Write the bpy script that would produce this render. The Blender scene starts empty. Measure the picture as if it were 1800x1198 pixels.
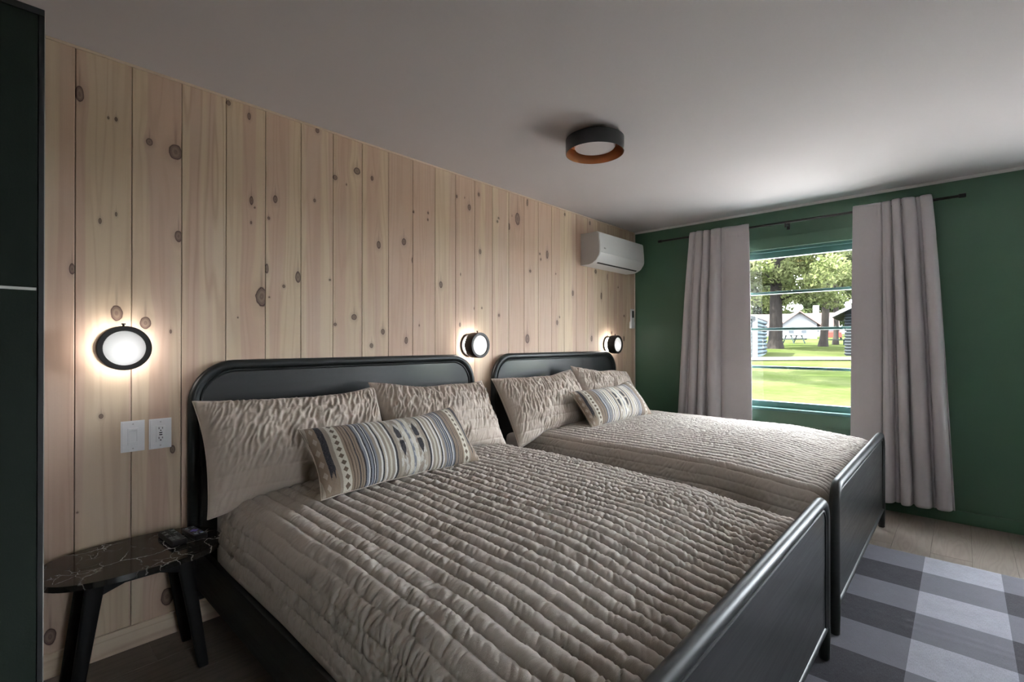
import bpy, bmesh, math, random
import numpy as np
from mathutils import Vector, Matrix
random.seed(7)
S = bpy.context.scene
COL = S.collection
PI = math.pi

# ------------------------------------------------------------------ camera, world, sun, exposure
cam_d = bpy.data.cameras.new('camera'); cam = bpy.data.objects.new('camera', cam_d); COL.objects.link(cam)
cam_d.sensor_width = 36.0; cam_d.lens = 36.0 * 850.9 / 1800.0; cam_d.clip_start = 0.02; cam_d.clip_end = 400
cam.location = (0.0, -2.507, 1.2535)
YAW, PIT = math.radians(42.911), math.radians(0.193)
cam.rotation_euler = (PI / 2 + PIT, 0.0, YAW - PI / 2)
S.camera = cam

W = bpy.data.worlds.new('overcast_sky'); S.world = W; W.use_nodes = True
bgn = W.node_tree.nodes['Background']; bgn.inputs[0].default_value = (0.94, 0.965, 1.055, 1); bgn.inputs[1].default_value = 36.0

sun_d = bpy.data.lights.new('sun', 'SUN'); sun = bpy.data.objects.new('sun', sun_d); COL.objects.link(sun)
sun_d.energy = 110.0; sun_d.angle = math.radians(2.0); sun_d.color = (1.0, 0.95, 0.86)
sun.rotation_euler = Vector((0.50, -0.45, -0.74)).to_track_quat('-Z', 'Y').to_euler(); sun.location = (-10, 8, 20)

S.view_settings.view_transform = 'Standard'; S.view_settings.look = 'None'
S.view_settings.exposure = 0.45; S.view_settings.gamma = 1.0; S.view_settings.use_curve_mapping = False
S.cycles.max_bounces = 10; S.cycles.diffuse_bounces = 6; S.cycles.sample_clamp_indirect = 6.0
S.cycles.transparent_max_bounces = 12

# ------------------------------------------------------------------ helpers: objects
def link(o, parent=None):
    COL.objects.link(o)
    if parent is not None: o.parent = parent
    return o
def tag(o, label=None, cat=None, group=None, kind=None):
    if label: o['label'] = label
    if cat: o['category'] = cat
    if group: o['group'] = group
    if kind: o['kind'] = kind
    return o
def empty(name, loc=(0, 0, 0), rot=(0, 0, 0)):
    o = bpy.data.objects.new(name, None); o.empty_display_size = 0.05
    o.location = loc; o.rotation_euler = rot; return link(o)
def thing(name, label, cat, loc=(0, 0, 0), rot=(0, 0, 0), group=None):
    return tag(empty(name, loc, rot), label, cat, group)
def new_obj(name, me, mat=None, parent=None, smooth=False):
    if mat is not None and not me.materials: me.materials.append(mat)
    if smooth: me.shade_smooth()
    return link(bpy.data.objects.new(name, me), parent)
def from_bm(name, bm, mat=None, parent=None, smooth=False, auto=None):
    bmesh.ops.recalc_face_normals(bm, faces=bm.faces)
    me = bpy.data.meshes.new(name); bm.to_mesh(me); bm.free()
    if auto is not None:
        me.shade_smooth(); me.set_sharp_from_angle(angle=math.radians(auto))
    return new_obj(name, me, mat, parent, smooth)
def bm_box(bm, lo, hi, bev=0.0, seg=2, mtx=None):
    r = bmesh.ops.create_cube(bm, size=1.0); vs = r['verts']
    for v in vs:
        v.co = Vector([lo[i] + (v.co[i] + 0.5) * (hi[i] - lo[i]) for i in range(3)])
    if bev > 0:
        es = list({e for v in vs for e in v.link_edges})
        rr = bmesh.ops.bevel(bm, geom=es, offset=bev, segments=seg, profile=0.7, affect='EDGES')
        vs = list({v for f in rr['faces'] for v in f.verts} | {v for v in vs if v.is_valid})
    if mtx is not None: bmesh.ops.transform(bm, matrix=mtx, verts=vs)
    return vs
def box(name, lo, hi, mat, parent=None, bev=0.0, seg=2):
    bm = bmesh.new(); bm_box(bm, lo, hi, bev, seg)
    return from_bm(name, bm, mat, parent, auto=35 if bev > 0 else None)
def boxes(name, lst, mat, parent=None, bev=0.0):
    bm = bmesh.new()
    for lo, hi in lst: bm_box(bm, lo, hi, bev)
    return from_bm(name, bm, mat, parent, auto=35 if bev > 0 else None)
def prism(name, pts, axis, a, b, mat, parent=None, bev=0.0, auto=30, seg=2):
    """polygon pts (2D) extruded along axis from a to b; axis 0: pts=(y,z) 1: pts=(x,z) 2: pts=(x,y)"""
    def P(p, t): return {0: (t, p[0], p[1]), 1: (p[0], t, p[1]), 2: (p[0], p[1], t)}[axis]
    bm = bmesh.new(); va = [bm.verts.new(P(p, a)) for p in pts]; vb = [bm.verts.new(P(p, b)) for p in pts]
    n = len(pts); bm.faces.new(va); bm.faces.new(vb[::-1])
    for i in range(n): bm.faces.new((va[i], va[(i + 1) % n], vb[(i + 1) % n], vb[i]))
    if bev > 0:
        fa = [e for e in bm.edges if (e.verts[0] in va) == (e.verts[1] in va)]
        bmesh.ops.bevel(bm, geom=fa, offset=bev, segments=seg, profile=0.6, affect='EDGES')
    return from_bm(name, bm, mat, parent, auto=auto)
def bm_lathe(bm, prof, seg=48, mtx=None):
    """prof list of (r, h) revolved about local Z"""
    rings = []
    for r, h in prof:
        if r < 1e-6: rings.append([bm.verts.new((0, 0, h))])
        else: rings.append([bm.verts.new((r * math.cos(2 * PI * k / seg), r * math.sin(2 * PI * k / seg), h)) for k in range(seg)])
    for a, b in zip(rings, rings[1:]):
        if len(a) == 1 and len(b) == 1: continue
        for k in range(seg):
            if len(a) == 1: bm.faces.new((a[0], b[k], b[(k + 1) % seg]))
            elif len(b) == 1: bm.faces.new((a[k], b[0], a[(k + 1) % seg]))
            else: bm.faces.new((a[k], b[k], b[(k + 1) % seg], a[(k + 1) % seg]))
    vs = [v for r in rings for v in r]
    if mtx is not None: bmesh.ops.transform(bm, matrix=mtx, verts=vs)
    return vs
def lathe(name, prof, mat, parent=None, mtx=None, seg=48, auto=35):
    bm = bmesh.new(); bm_lathe(bm, prof, seg, mtx)
    return from_bm(name, bm, mat, parent, auto=auto)
def bm_tube(bm, path, rad, seg=14, cap=True):
    path = [Vector(p) for p in path]; n = len(path)
    rads = rad if isinstance(rad, (list, tuple)) else [rad] * n
    t0 = (path[1] - path[0]).normalized()
    ref = Vector((0, 0, 1)) if abs(t0.z) < 0.9 else Vector((0, 1, 0))
    u = (ref - t0 * ref.dot(t0)).normalized(); rings = []
    for i, p in enumerate(path):
        if i == 0: t = t0
        elif i == n - 1: t = (path[-1] - path[-2]).normalized()
        else: t = ((path[i + 1] - p).normalized() + (p - path[i - 1]).normalized()).normalized()
        u = (u - t * u.dot(t)).normalized(); w = t.cross(u)
        rings.append([bm.verts.new(p + (u * math.cos(2 * PI * k / seg) + w * math.sin(2 * PI * k / seg)) * rads[i]) for k in range(seg)])
    for a, b in zip(rings, rings[1:]):
        for k in range(seg): bm.faces.new((a[k], a[(k + 1) % seg], b[(k + 1) % seg], b[k]))
    if cap: bm.faces.new(rings[0][::-1]); bm.faces.new(rings[-1])
def tube(name, path, rad, mat, parent=None, seg=14):
    bm = bmesh.new(); bm_tube(bm, path, rad, seg)
    return from_bm(name, bm, mat, parent, auto=40)
def grid_mesh(name, P, mat=None, parent=None, wrap_u=False):
    """P (nu, nv, 3) array -> quad grid mesh object"""
    nu, nv = P.shape[:2]; idx = np.arange(nu * nv).reshape(nu, nv)
    a, b, c, d = idx[:-1, :-1], idx[1:, :-1], idx[1:, 1:], idx[:-1, 1:]
    F = np.stack([a, b, c, d], -1).reshape(-1, 4)
    return np_mesh(name, P.reshape(-1, 3), F, mat, parent)
def np_mesh(name, V, F, mat=None, parent=None, smooth=True):
    me = bpy.data.meshes.new(name); nf, k = F.shape
    me.vertices.add(len(V)); me.vertices.foreach_set('co', np.ascontiguousarray(V, np.float32).ravel())
    me.loops.add(nf * k); me.loops.foreach_set('vertex_index', np.ascontiguousarray(F, np.int32).ravel())
    me.polygons.add(nf); me.polygons.foreach_set('loop_start', np.arange(0, nf * k, k, dtype=np.int32))
    me.polygons.foreach_set('loop_total', np.full(nf, k, np.int32))
    me.update(calc_edges=True); me.validate()
    return new_obj(name, me, mat, parent, smooth)
# gradient noise on arrays
def pn(x, y, seed=0):
    rng = np.random.RandomState(seed); perm = rng.permutation(512); ang = rng.rand(512) * 2 * PI
    gx, gy = np.cos(ang), np.sin(ang)
    x = np.asarray(x, float); y = np.asarray(y, float)
    xi = np.floor(x).astype(int); yi = np.floor(y).astype(int); xf = x - xi; yf = y - yi
    def g(i, j, dx, dy):
        h = perm[(perm[i & 511] + j) & 511]; return gx[h] * dx + gy[h] * dy
    u = xf ** 3 * (xf * (xf * 6 - 15) + 10); v = yf ** 3 * (yf * (yf * 6 - 15) + 10)
    a = g(xi, yi, xf, yf); b = g(xi + 1, yi, xf - 1, yf); c = g(xi, yi + 1, xf, yf - 1); d = g(xi + 1, yi + 1, xf - 1, yf - 1)
    return (a + (b - a) * u) * (1 - v) + (c + (d - c) * u) * v
def normals_of(P):
    du = np.gradient(P, axis=0); dv = np.gradient(P, axis=1)
    n = np.cross(du, dv); return n / (np.linalg.norm(n, axis=-1, keepdims=True) + 1e-12)
def sstep(a, b, x):
    t = np.clip((x - a) / (b - a), 0, 1); return t * t * (3 - 2 * t)

# ------------------------------------------------------------------ helpers: materials
class NT:
    def __init__(s, name, tree=None):
        if tree is None:
            s.m = bpy.data.materials.new(name); s.m.use_nodes = True; s.t = s.m.node_tree
            s.b = s.t.nodes['Principled BSDF']; s.out = s.t.nodes['Material Output']
        else: s.t = tree
    def n(s, typ, **kw):
        nd = s.t.nodes.new(typ)
        for k, v in kw.items(): setattr(nd, k, v)
        return nd
    def put(s, sock, v):
        if v is None: return
        if isinstance(v, bpy.types.NodeSocket): s.t.links.new(v, sock)
        else:
            try: sock.default_value = v
            except Exception: sock.default_value = (*v, 1.0)
    def math(s, op, a, b=None, c=None, clamp=False):
        nd = s.n('ShaderNodeMath', operation=op, use_clamp=clamp); s.put(nd.inputs[0], a); s.put(nd.inputs[1], b)
        if c is not None: s.put(nd.inputs[2], c)
        return nd.outputs[0]
    def mix(s, f, a, b, blend='MIX'):
        nd = s.n('ShaderNodeMix', data_type='RGBA', blend_type=blend); s.put(nd.inputs[0], f)
        s.put(nd.inputs[6], a if isinstance(a, bpy.types.NodeSocket) else (*a[:3], 1)); s.put(nd.inputs[7], b if isinstance(b, bpy.types.NodeSocket) else (*b[:3], 1))
        return nd.outputs[2]
    def ramp(s, f, stops, interp='LINEAR'):
        nd = s.n('ShaderNodeValToRGB'); cr = nd.color_ramp; cr.interpolation = interp
        while len(cr.elements) < len(stops): cr.elements.new(0.5)
        for e, (p, c) in zip(cr.elements, stops):
            e.position = p; e.color = (c, c, c, 1) if isinstance(c, (int, float)) else (*c[:3], 1)
        s.put(nd.inputs[0], f); return nd.outputs[0]
    def maprange(s, v, a, b, c=0.0, d=1.0, smooth=True):
        nd = s.n('ShaderNodeMapRange', interpolation_type='SMOOTHSTEP' if smooth else 'LINEAR')
        for i, q in enumerate((v, a, b, c, d)): s.put(nd.inputs[i], q)
        return nd.outputs[0]
    def obj(s): return s.n('ShaderNodeTexCoord').outputs['Object']
    def gen(s): return s.n('ShaderNodeTexCoord').outputs['Generated']
    def mapping(s, v, scale=(1, 1, 1), loc=(0, 0, 0), rot=(0, 0, 0)):
        nd = s.n('ShaderNodeMapping'); s.put(nd.inputs[0], v); nd.inputs['Scale'].default_value = scale
        nd.inputs['Location'].default_value = loc; nd.inputs['Rotation'].default_value = rot; return nd.outputs[0]
    def noise(s, v, scale=5, detail=3, rough=0.5, dist=0.0, out=0):
        nd = s.n('ShaderNodeTexNoise'); s.put(nd.inputs['Vector'], v); nd.inputs['Scale'].default_value = scale
        nd.inputs['Detail'].default_value = detail; nd.inputs['Roughness'].default_value = rough; nd.inputs['Distortion'].default_value = dist
        return nd.outputs[out]
    def sep(s, v):
        nd = s.n('ShaderNodeSeparateXYZ'); s.put(nd.inputs[0], v); return nd.outputs
    def comb(s, x=0.0, y=0.0, z=0.0):
        nd = s.n('ShaderNodeCombineXYZ'); s.put(nd.inputs[0], x); s.put(nd.inputs[1], y); s.put(nd.inputs[2], z); return nd.outputs[0]
    def bump(s, h, strength=0.3, dist=0.01):
        nd = s.n('ShaderNodeBump'); s.put(nd.inputs['Height'], h); nd.inputs['Strength'].default_value = strength
        nd.inputs['Distance'].default_value = dist; s.t.links.new(nd.outputs[0], s.b.inputs['Normal'])
    def fin(s, col=None, rough=None, metal=None, spec=None, **kw):
        if col is not None: s.put(s.b.inputs['Base Color'], col if isinstance(col, bpy.types.NodeSocket) else (*col[:3], 1))
        if rough is not None: s.put(s.b.inputs['Roughness'], rough)
        if metal is not None: s.put(s.b.inputs['Metallic'], metal)
        if spec is not None: s.put(s.b.inputs['Specular IOR Level'], spec)
        for k, v in kw.items(): s.put(s.b.inputs[k.replace('_', ' ')], v)
        return s.m
def simple(name, col, rough=0.5, metal=0.0, var=0.12, nscale=12.0, bump=0.0, bscale=80.0, spec=0.5, **kw):
    """plain painted / moulded surface with faint mottling and grain"""
    q = NT(name); o = q.obj(); f = q.noise(o, nscale, 3)
    c0 = [c * (1 - var) for c in col]; c1 = [min(1, c * (1 + var)) for c in col]
    if bump > 0: q.bump(q.noise(o, bscale, 3), bump, 0.004)
    return q.fin(q.mix(f, c0, c1), rough, metal, spec, **kw)

# ------------------------------------------------------------------ materials
def fabric(name, col, weave=900.0, var=0.10, rough=0.95, bump=0.25, sheen=0.15):
    q = NT(name); o = q.obj()
    f = q.noise(o, 9, 4, 0.6); w = q.noise(o, weave, 2, 0.6); fl = q.noise(q.mapping(o, (300, 40, 40)), 1.0, 2)
    c = q.mix(f, [x * (1 - var) for x in col], [min(1, x * (1 + var)) for x in col])
    c = q.mix(q.math('MULTIPLY', w, 0.30), c, [x * 0.62 for x in col])
    c = q.mix(q.math('MULTIPLY', fl, 0.12), c, [min(1, x * 1.25) for x in col])
    q.bump(w, bump, 0.002)
    return q.fin(c, rough, 0, 0.2, Sheen_Weight=sheen, Sheen_Roughness=0.6)
M = {}
M['quilt'] = fabric('quilt_cotton', (0.450, 0.400, 0.348))
q = NT('', M['quilt'].node_tree); bn = [n for n in q.t.nodes if n.type == 'BUMP'][0]
b2 = q.n('ShaderNodeBump'); b2.inputs['Strength'].default_value = 0.45; b2.inputs['Distance'].default_value = 0.006
cz = q.noise(q.mapping(q.obj(), (22, 95, 22), rot=(0, 0, 0.35)), 1.0, 3, 0.6, 0.8)
q.put(b2.inputs['Height'], q.math('ABSOLUTE', q.math('SUBTRACT', cz, 0.5))); b2.invert = True
q.t.links.new(b2.outputs[0], bn.inputs['Normal'])
M['sham'] = fabric('pillow_cotton', (0.460, 0.388, 0.325))
M['sheet'] = fabric('mattress_ticking', (0.42, 0.39, 0.36), 700)
M['curtain'] = fabric('curtain_linen', (0.60, 0.565, 0.585), 650, 0.05, 0.9, 0.15, 0.25)

def black_wood(name, axis, coat=0.05, crough=0.25, spec=0.32):
    q = NT(name); o = q.obj(); sc = [90, 90, 90]; sc[axis] = 4
    g = q.noise(q.mapping(o, tuple(sc)), 1.0, 4, 0.6, 0.6); g2 = q.noise(q.mapping(o, tuple([x * 0.25 for x in sc])), 1.0, 2, 0.5, 1.5)
    r = q.math('ADD', q.math('MULTIPLY', g, 0.6), q.math('MULTIPLY', g2, 0.4))
    c = q.ramp(r, [(0.3, (0.007, 0.0085, 0.0085)), (0.7, (0.013, 0.0155, 0.0155))])
    q.bump(r, 0.05, 0.0015)
    return q.fin(c, q.maprange(r, 0.3, 0.7, 0.40, 0.48), 0, spec, Coat_Weight=coat, Coat_Roughness=crough, Coat_IOR=1.65)
M['matte_black'] = simple('matte_black_wood', (0.008, 0.008, 0.008), 0.6, 0, 0.1, spec=0.25)
M['bw_x'] = black_wood('black_stained_wood', 0)
M['bw_panel'] = black_wood('black_lacquered_panel', 0, 0.42, 0.12, 0.3)
M['bw_y'] = black_wood('black_stained_wood_rail', 1)
M['bw_z'] = black_wood('black_stained_wood_leg', 2)

def green_paint(name, col):
    q = NT(name); o = q.obj(); f = q.noise(o, 1.7, 3); r = q.noise(o, 230, 3, 0.6)
    q.bump(r, 0.06, 0.002)
    return q.fin(q.mix(f, [x * 0.95 for x in col], [x * 1.05 for x in col]), q.maprange(q.noise(o, 4, 2), 0.3, 0.7, 0.42, 0.55), 0, 0.45)
GREEN = (0.044, 0.098, 0.060)
M['green'] = green_paint('green_wall_paint', GREEN)
M['teal'] = green_paint('green_window_gloss_paint', (0.045, 0.125, 0.110))
q = NT('ceiling_paint'); o = q.obj(); q.bump(q.noise(o, 160, 4, 0.6), 0.10, 0.003)
M['ceil'] = q.fin(q.mix(q.noise(o, 1.3, 3), (0.58, 0.55, 0.565), (0.63, 0.60, 0.615)), 0.85, 0, 0.25)
M['white'] = simple('white_gloss_trim', (0.72, 0.71, 0.71), 0.45, 0, 0.03)
M['plastic'] = simple('white_plastic', (0.80, 0.80, 0.81), 0.35, 0, 0.02)
M['plastic2'] = simple('off_white_plastic', (0.55, 0.54, 0.53), 0.4, 0, 0.03)
M['dark'] = simple('black_slot', (0.006, 0.006, 0.007), 0.6, 0, 0.05)
M['blackplastic'] = simple('black_plastic', (0.012, 0.012, 0.013), 0.35, 0, 0.1, bump=0.05, bscale=500)
M['button'] = simple('grey_rubber_button', (0.30, 0.30, 0.30), 0.6, 0, 0.05)
M['dkbutton'] = simple('dark_rubber_button', (0.05, 0.05, 0.052), 0.6, 0, 0.05)
M['purple'] = simple('purple_rubber_button', (0.20, 0.15, 0.52), 0.5, 0, 0.05)
M['ltbutton'] = simple('pale_rubber_button', (0.40, 0.52, 0.55), 0.5, 0, 0.05)
M['bronze'] = simple('dark_bronze_metal', (0.020, 0.017, 0.016), 0.38, 0.6, 0.15)
M['blackmetal'] = simple('black_powder_coat', (0.016, 0.016, 0.017), 0.45, 0.0, 0.1, bump=0.05, bscale=600)
M['copper'] = simple('copper_lining', (0.42, 0.19, 0.085), 0.34, 0.85, 0.10)
M['opal'] = simple('opal_diffuser', (0.68, 0.65, 0.67), 0.4, 0, 0.03)
M['cabinet'] = simple('dark_green_laminate', (0.010, 0.015, 0.011), 0.75, 0, 0.10, spec=0.15, bump=0.05, bscale=300)
M['cabframe'] = simple('black_cabinet_edge', (0.004, 0.004, 0.004), 0.6, 0, 0.05)
M['strip'] = simple('pale_edge_strip', (0.45, 0.42, 0.38), 0.35, 0, 0.05)
def emit(name, col, st, edge=None):
    q = NT(name)
    q.fin((0.8, 0.8, 0.78), 0.5, 0, 0.3); q.put(q.b.inputs['Emission Color'], (*col, 1)); q.put(q.b.inputs['Emission Strength'], st)
    if edge is not None:                       # the bulb sits low behind the frosted glass
        v = q.sep(q.gen()); dx = q.math('SUBTRACT', v[0], 0.5); dz = q.math('SUBTRACT', v[2], 0.40)
        d = q.math('SQRT', q.math('ADD', q.math('MULTIPLY', dx, dx), q.math('MULTIPLY', dz, dz)))
        q.put(q.b.inputs['Emission Strength'], q.maprange(d, 0.0, 0.6, st, edge))
    return q.m
M['glow'] = emit('sconce_inner_light', (1.0, 0.92, 0.87), 28.0)
M['lens'] = emit('sconce_frosted_lens', (1.0, 0.97, 0.93), 0.68, 0.26)
q = NT('window_glass'); q.t.nodes.remove(q.b)
tr = q.n('ShaderNodeBsdfTransparent'); gl = q.n('ShaderNodeBsdfGlossy'); mx = q.n('ShaderNodeMixShader')
tr.inputs[0].default_value = (0.96, 0.985, 0.975, 1); gl.inputs['Roughness'].default_value = 0.02; mx.inputs[0].default_value = 0.04
q.t.links.new(tr.outputs[0], mx.inputs[1]); q.t.links.new(gl.outputs[0], mx.inputs[2]); q.t.links.new(mx.outputs[0], q.out.inputs[0]); M['glass'] = q.m

# knotty pine: a node group bends the grain round one knot and adds its dark eye and tail
def make_knot_group():
    g = bpy.data.node_groups.new('grain_round_knot', 'ShaderNodeTree'); I = g.interface
    for nm in ('X', 'Z', 'CX', 'CZ', 'RX', 'RZ', 'Acc', 'Wob'): I.new_socket(nm, in_out='INPUT', socket_type='NodeSocketFloat')
    for nm in ('X', 'Acc'): I.new_socket(nm, in_out='OUTPUT', socket_type='NodeSocketFloat')
    q = NT('', g); gi = q.n('NodeGroupInput').outputs; go = q.n('NodeGroupOutput')
    X, Z, CX, CZ, RX, RZ, ACC, WOB = [gi[i] for i in range(8)]
    ax = q.math('SUBTRACT', X, CX); az = q.math('SUBTRACT', Z, CZ)
    dx = q.math('DIVIDE', ax, RX); dz = q.math('DIVIDE', az, RZ)
    wx = q.math('MULTIPLY', dx, 0.42); wz = q.math('MULTIPLY', dz, 0.26)
    w = q.math('POWER', 2.718, q.math('MULTIPLY', q.math('ADD', q.math('MULTIPLY', wx, wx), q.math('MULTIPLY', wz, wz)), -1.0))
    xo = q.math('SUBTRACT', X, q.math('MULTIPLY', ax, q.math('MULTIPLY', w, 0.92)))
    r = q.math('ADD', q.math('SQRT', q.math('ADD', q.math('MULTIPLY', dx, dx), q.math('MULTIPLY', dz, dz))), q.math('MULTIPLY', WOB, 0.5))
    eye = q.maprange(r, 0.92, 1.12, 1.0, 0.0)
    ringd = q.math('ABSOLUTE', q.math('SUBTRACT', r, 0.88)); ring = q.maprange(ringd, 0.0, 0.25, 1.0, 0.0)
    inner = q.math('ADD', 0.74, q.math('MULTIPLY', q.math('SINE', q.math('MULTIPLY', r, 11.0)), 0.07))
    k = q.math('MULTIPLY', eye, q.math('MAXIMUM', inner, ring))
    tx = q.math('MULTIPLY', dx, 4.0); tail = q.math('POWER', 2.718, q.math('MULTIPLY', q.math('MULTIPLY', tx, tx), -1.0))
    taz = q.math('MULTIPLY', q.maprange(dz, 0.0, 5.0, 1.0, 0.0), q.maprange(dz, -2.0, -0.3, 0.0, 1.0))
    halo = q.math('MULTIPLY', q.maprange(r, 1.0, 2.6, 0.16, 0.0), 1.0)
    k = q.math('MAXIMUM', k, q.math('MAXIMUM', q.math('MULTIPLY', q.math('MULTIPLY', tail, taz), 0.5), halo))
    q.put(go.inputs[0], xo); q.put(go.inputs[1], q.math('MAXIMUM', ACC, k)); return g
KG = make_knot_group()
def pine(name, knots, seed, heart=0.5, strong=0.0, vertical=True):
    rnd = random.Random(seed); q = NT(name); o = q.sep(q.obj())
    X, Z = (o[0], o[2]) if vertical else (o[2], o[0])
    ofs = rnd.uniform(0, 40)
    wob = q.math('SUBTRACT', q.noise(q.comb(X, ofs, Z), 28, 3), 0.5)
    acc = 0.0; x = X
    for (cx, cz, rx, rz) in knots:
        nd = q.n('ShaderNodeGroup'); nd.node_tree = KG
        for i, v in enumerate((x, Z, cx, cz, rx, rz, acc, wob)): q.put(nd.inputs[i], v)
        x, acc = nd.outputs[0], nd.outputs[1]
    fld = q.noise(q.comb(q.math('MULTIPLY', x, 9.0), ofs, q.math('MULTIPLY', Z, 0.42)), 1.0, 2, 0.45)
    lines = q.math('ADD', 0.5, q.math('MULTIPLY', q.math('SINE', q.math('MULTIPLY', fld, 70.0)), 0.5))
    lines = q.math('POWER', lines, 3.0)
    fine = q.noise(q.comb(q.math('MULTIPLY', x, 420.0), ofs, q.math('MULTIPLY', Z, 5.0)), 1.0, 3, 0.6)
    band = q.noise(q.comb(q.math('MULTIPLY', x, 14.0), ofs + 7, q.math('MULTIPLY', Z, 0.30)), 1.0, 1, 0.4)
    hb = q.maprange(band, 0.60 - heart * 0.25, 0.66 - heart * 0.20)
    blot = q.noise(q.comb(q.math('MULTIPLY', x, 4.0), ofs + 3, q.math('MULTIPLY', Z, 2.0)), 1.0, 3, 0.5)
    t = rnd.uniform(-0.03, 0.03)
    c = q.mix(hb, (0.68 + t, 0.545 + t, 0.385 + t), (0.60 + t, 0.43 + t, 0.325 + t))
    c = q.mix(q.maprange(blot, 0.35, 0.75, 0.0, 0.35), c, (0.60, 0.50, 0.42))
    c = q.mix(q.math('MULTIPLY', lines, 0.28 + strong), c, (0.42, 0.27, 0.185))
    c = q.mix(q.math('MULTIPLY', fine, 0.32), c, (0.47, 0.34, 0.26))
    if knots:
        c = q.mix(q.math('MINIMUM', acc, 1.0), c, (0.066, 0.034, 0.031))
    q.bump(q.math('ADD', q.math('MULTIPLY', lines, 0.5), q.math('MULTIPLY', fine, 0.5)), 0.10, 0.002)
    return q.fin(c, 0.62, 0, 0.3)
q = NT('floor_board_vinyl'); o = q.obj(); rn = q.n('ShaderNodeObjectInfo').outputs['Random']
v = q.mapping(o, (1.0, 1.0, 1.0)); sx = q.sep(v)
yy = q.math('ADD', sx[1], q.math('MULTIPLY', rn, 37.0))
fld = q.noise(q.comb(q.math('MULTIPLY', sx[0], 0.9), q.math('MULTIPLY', yy, 7.0), rn), 1.0, 3, 0.5, 0.4)
ln = q.math('POWER', q.math('ADD', 0.5, q.math('MULTIPLY', q.math('SINE', q.math('MULTIPLY', fld, 95.0)), 0.5)), 2.0)
fn = q.noise(q.comb(q.math('MULTIPLY', sx[0], 9.0), q.math('MULTIPLY', yy, 260.0), 0.0), 1.0, 3, 0.6)
c = q.mix(q.noise(q.comb(q.math('MULTIPLY', sx[0], 1.5), q.math('MULTIPLY', yy, 4.0), 0.0), 1.0, 3), (0.185, 0.148, 0.124), (0.25, 0.205, 0.175))
c = q.mix(q.math('MULTIPLY', ln, 0.30), c, (0.090, 0.068, 0.055)); c = q.mix(q.math('MULTIPLY', fn, 0.35), c, (0.11, 0.085, 0.07))
c = q.mix(q.math('MULTIPLY', rn, 0.25), c, (0.17, 0.145, 0.125)); q.bump(fn, 0.12, 0.002)
M['floor'] = q.fin(c, 0.42, 0, 0.4)
M['sub'] = simple('subfloor_joint', (0.05, 0.04, 0.033), 0.9)

# ------------------------------------------------------------------ room shell
RX, FY, LX, H = 4.583, -4.40, -1.70, 2.40
def structure(o): o['kind'] = 'structure'; return o
fl = structure(box('floor', (LX, FY, -0.06), (RX, 0.0, -0.004), M['sub']))
PW, PL = 0.182, 1.22; j = 0; y = 0.0
rnd = random.Random(3)
while y > FY + 0.01:
    y0 = max(FY, y - PW); x = LX - rnd.uniform(0.0, PL)
    while x < RX:
        a, b = max(x, LX), min(x + PL, RX)
        if b - a > 0.03:
            pl = box('floor_plank', (a + 0.0006, y0 + 0.0006, -0.004), (b - 0.0006, y - 0.0006, 0.0), M['floor'], fl)
        x += PL
    y -= PW
structure(box('ceiling', (LX - 0.15, FY - 0.15, H), (RX + 0.18, 0.15, H + 0.22), M['ceil']))

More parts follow.
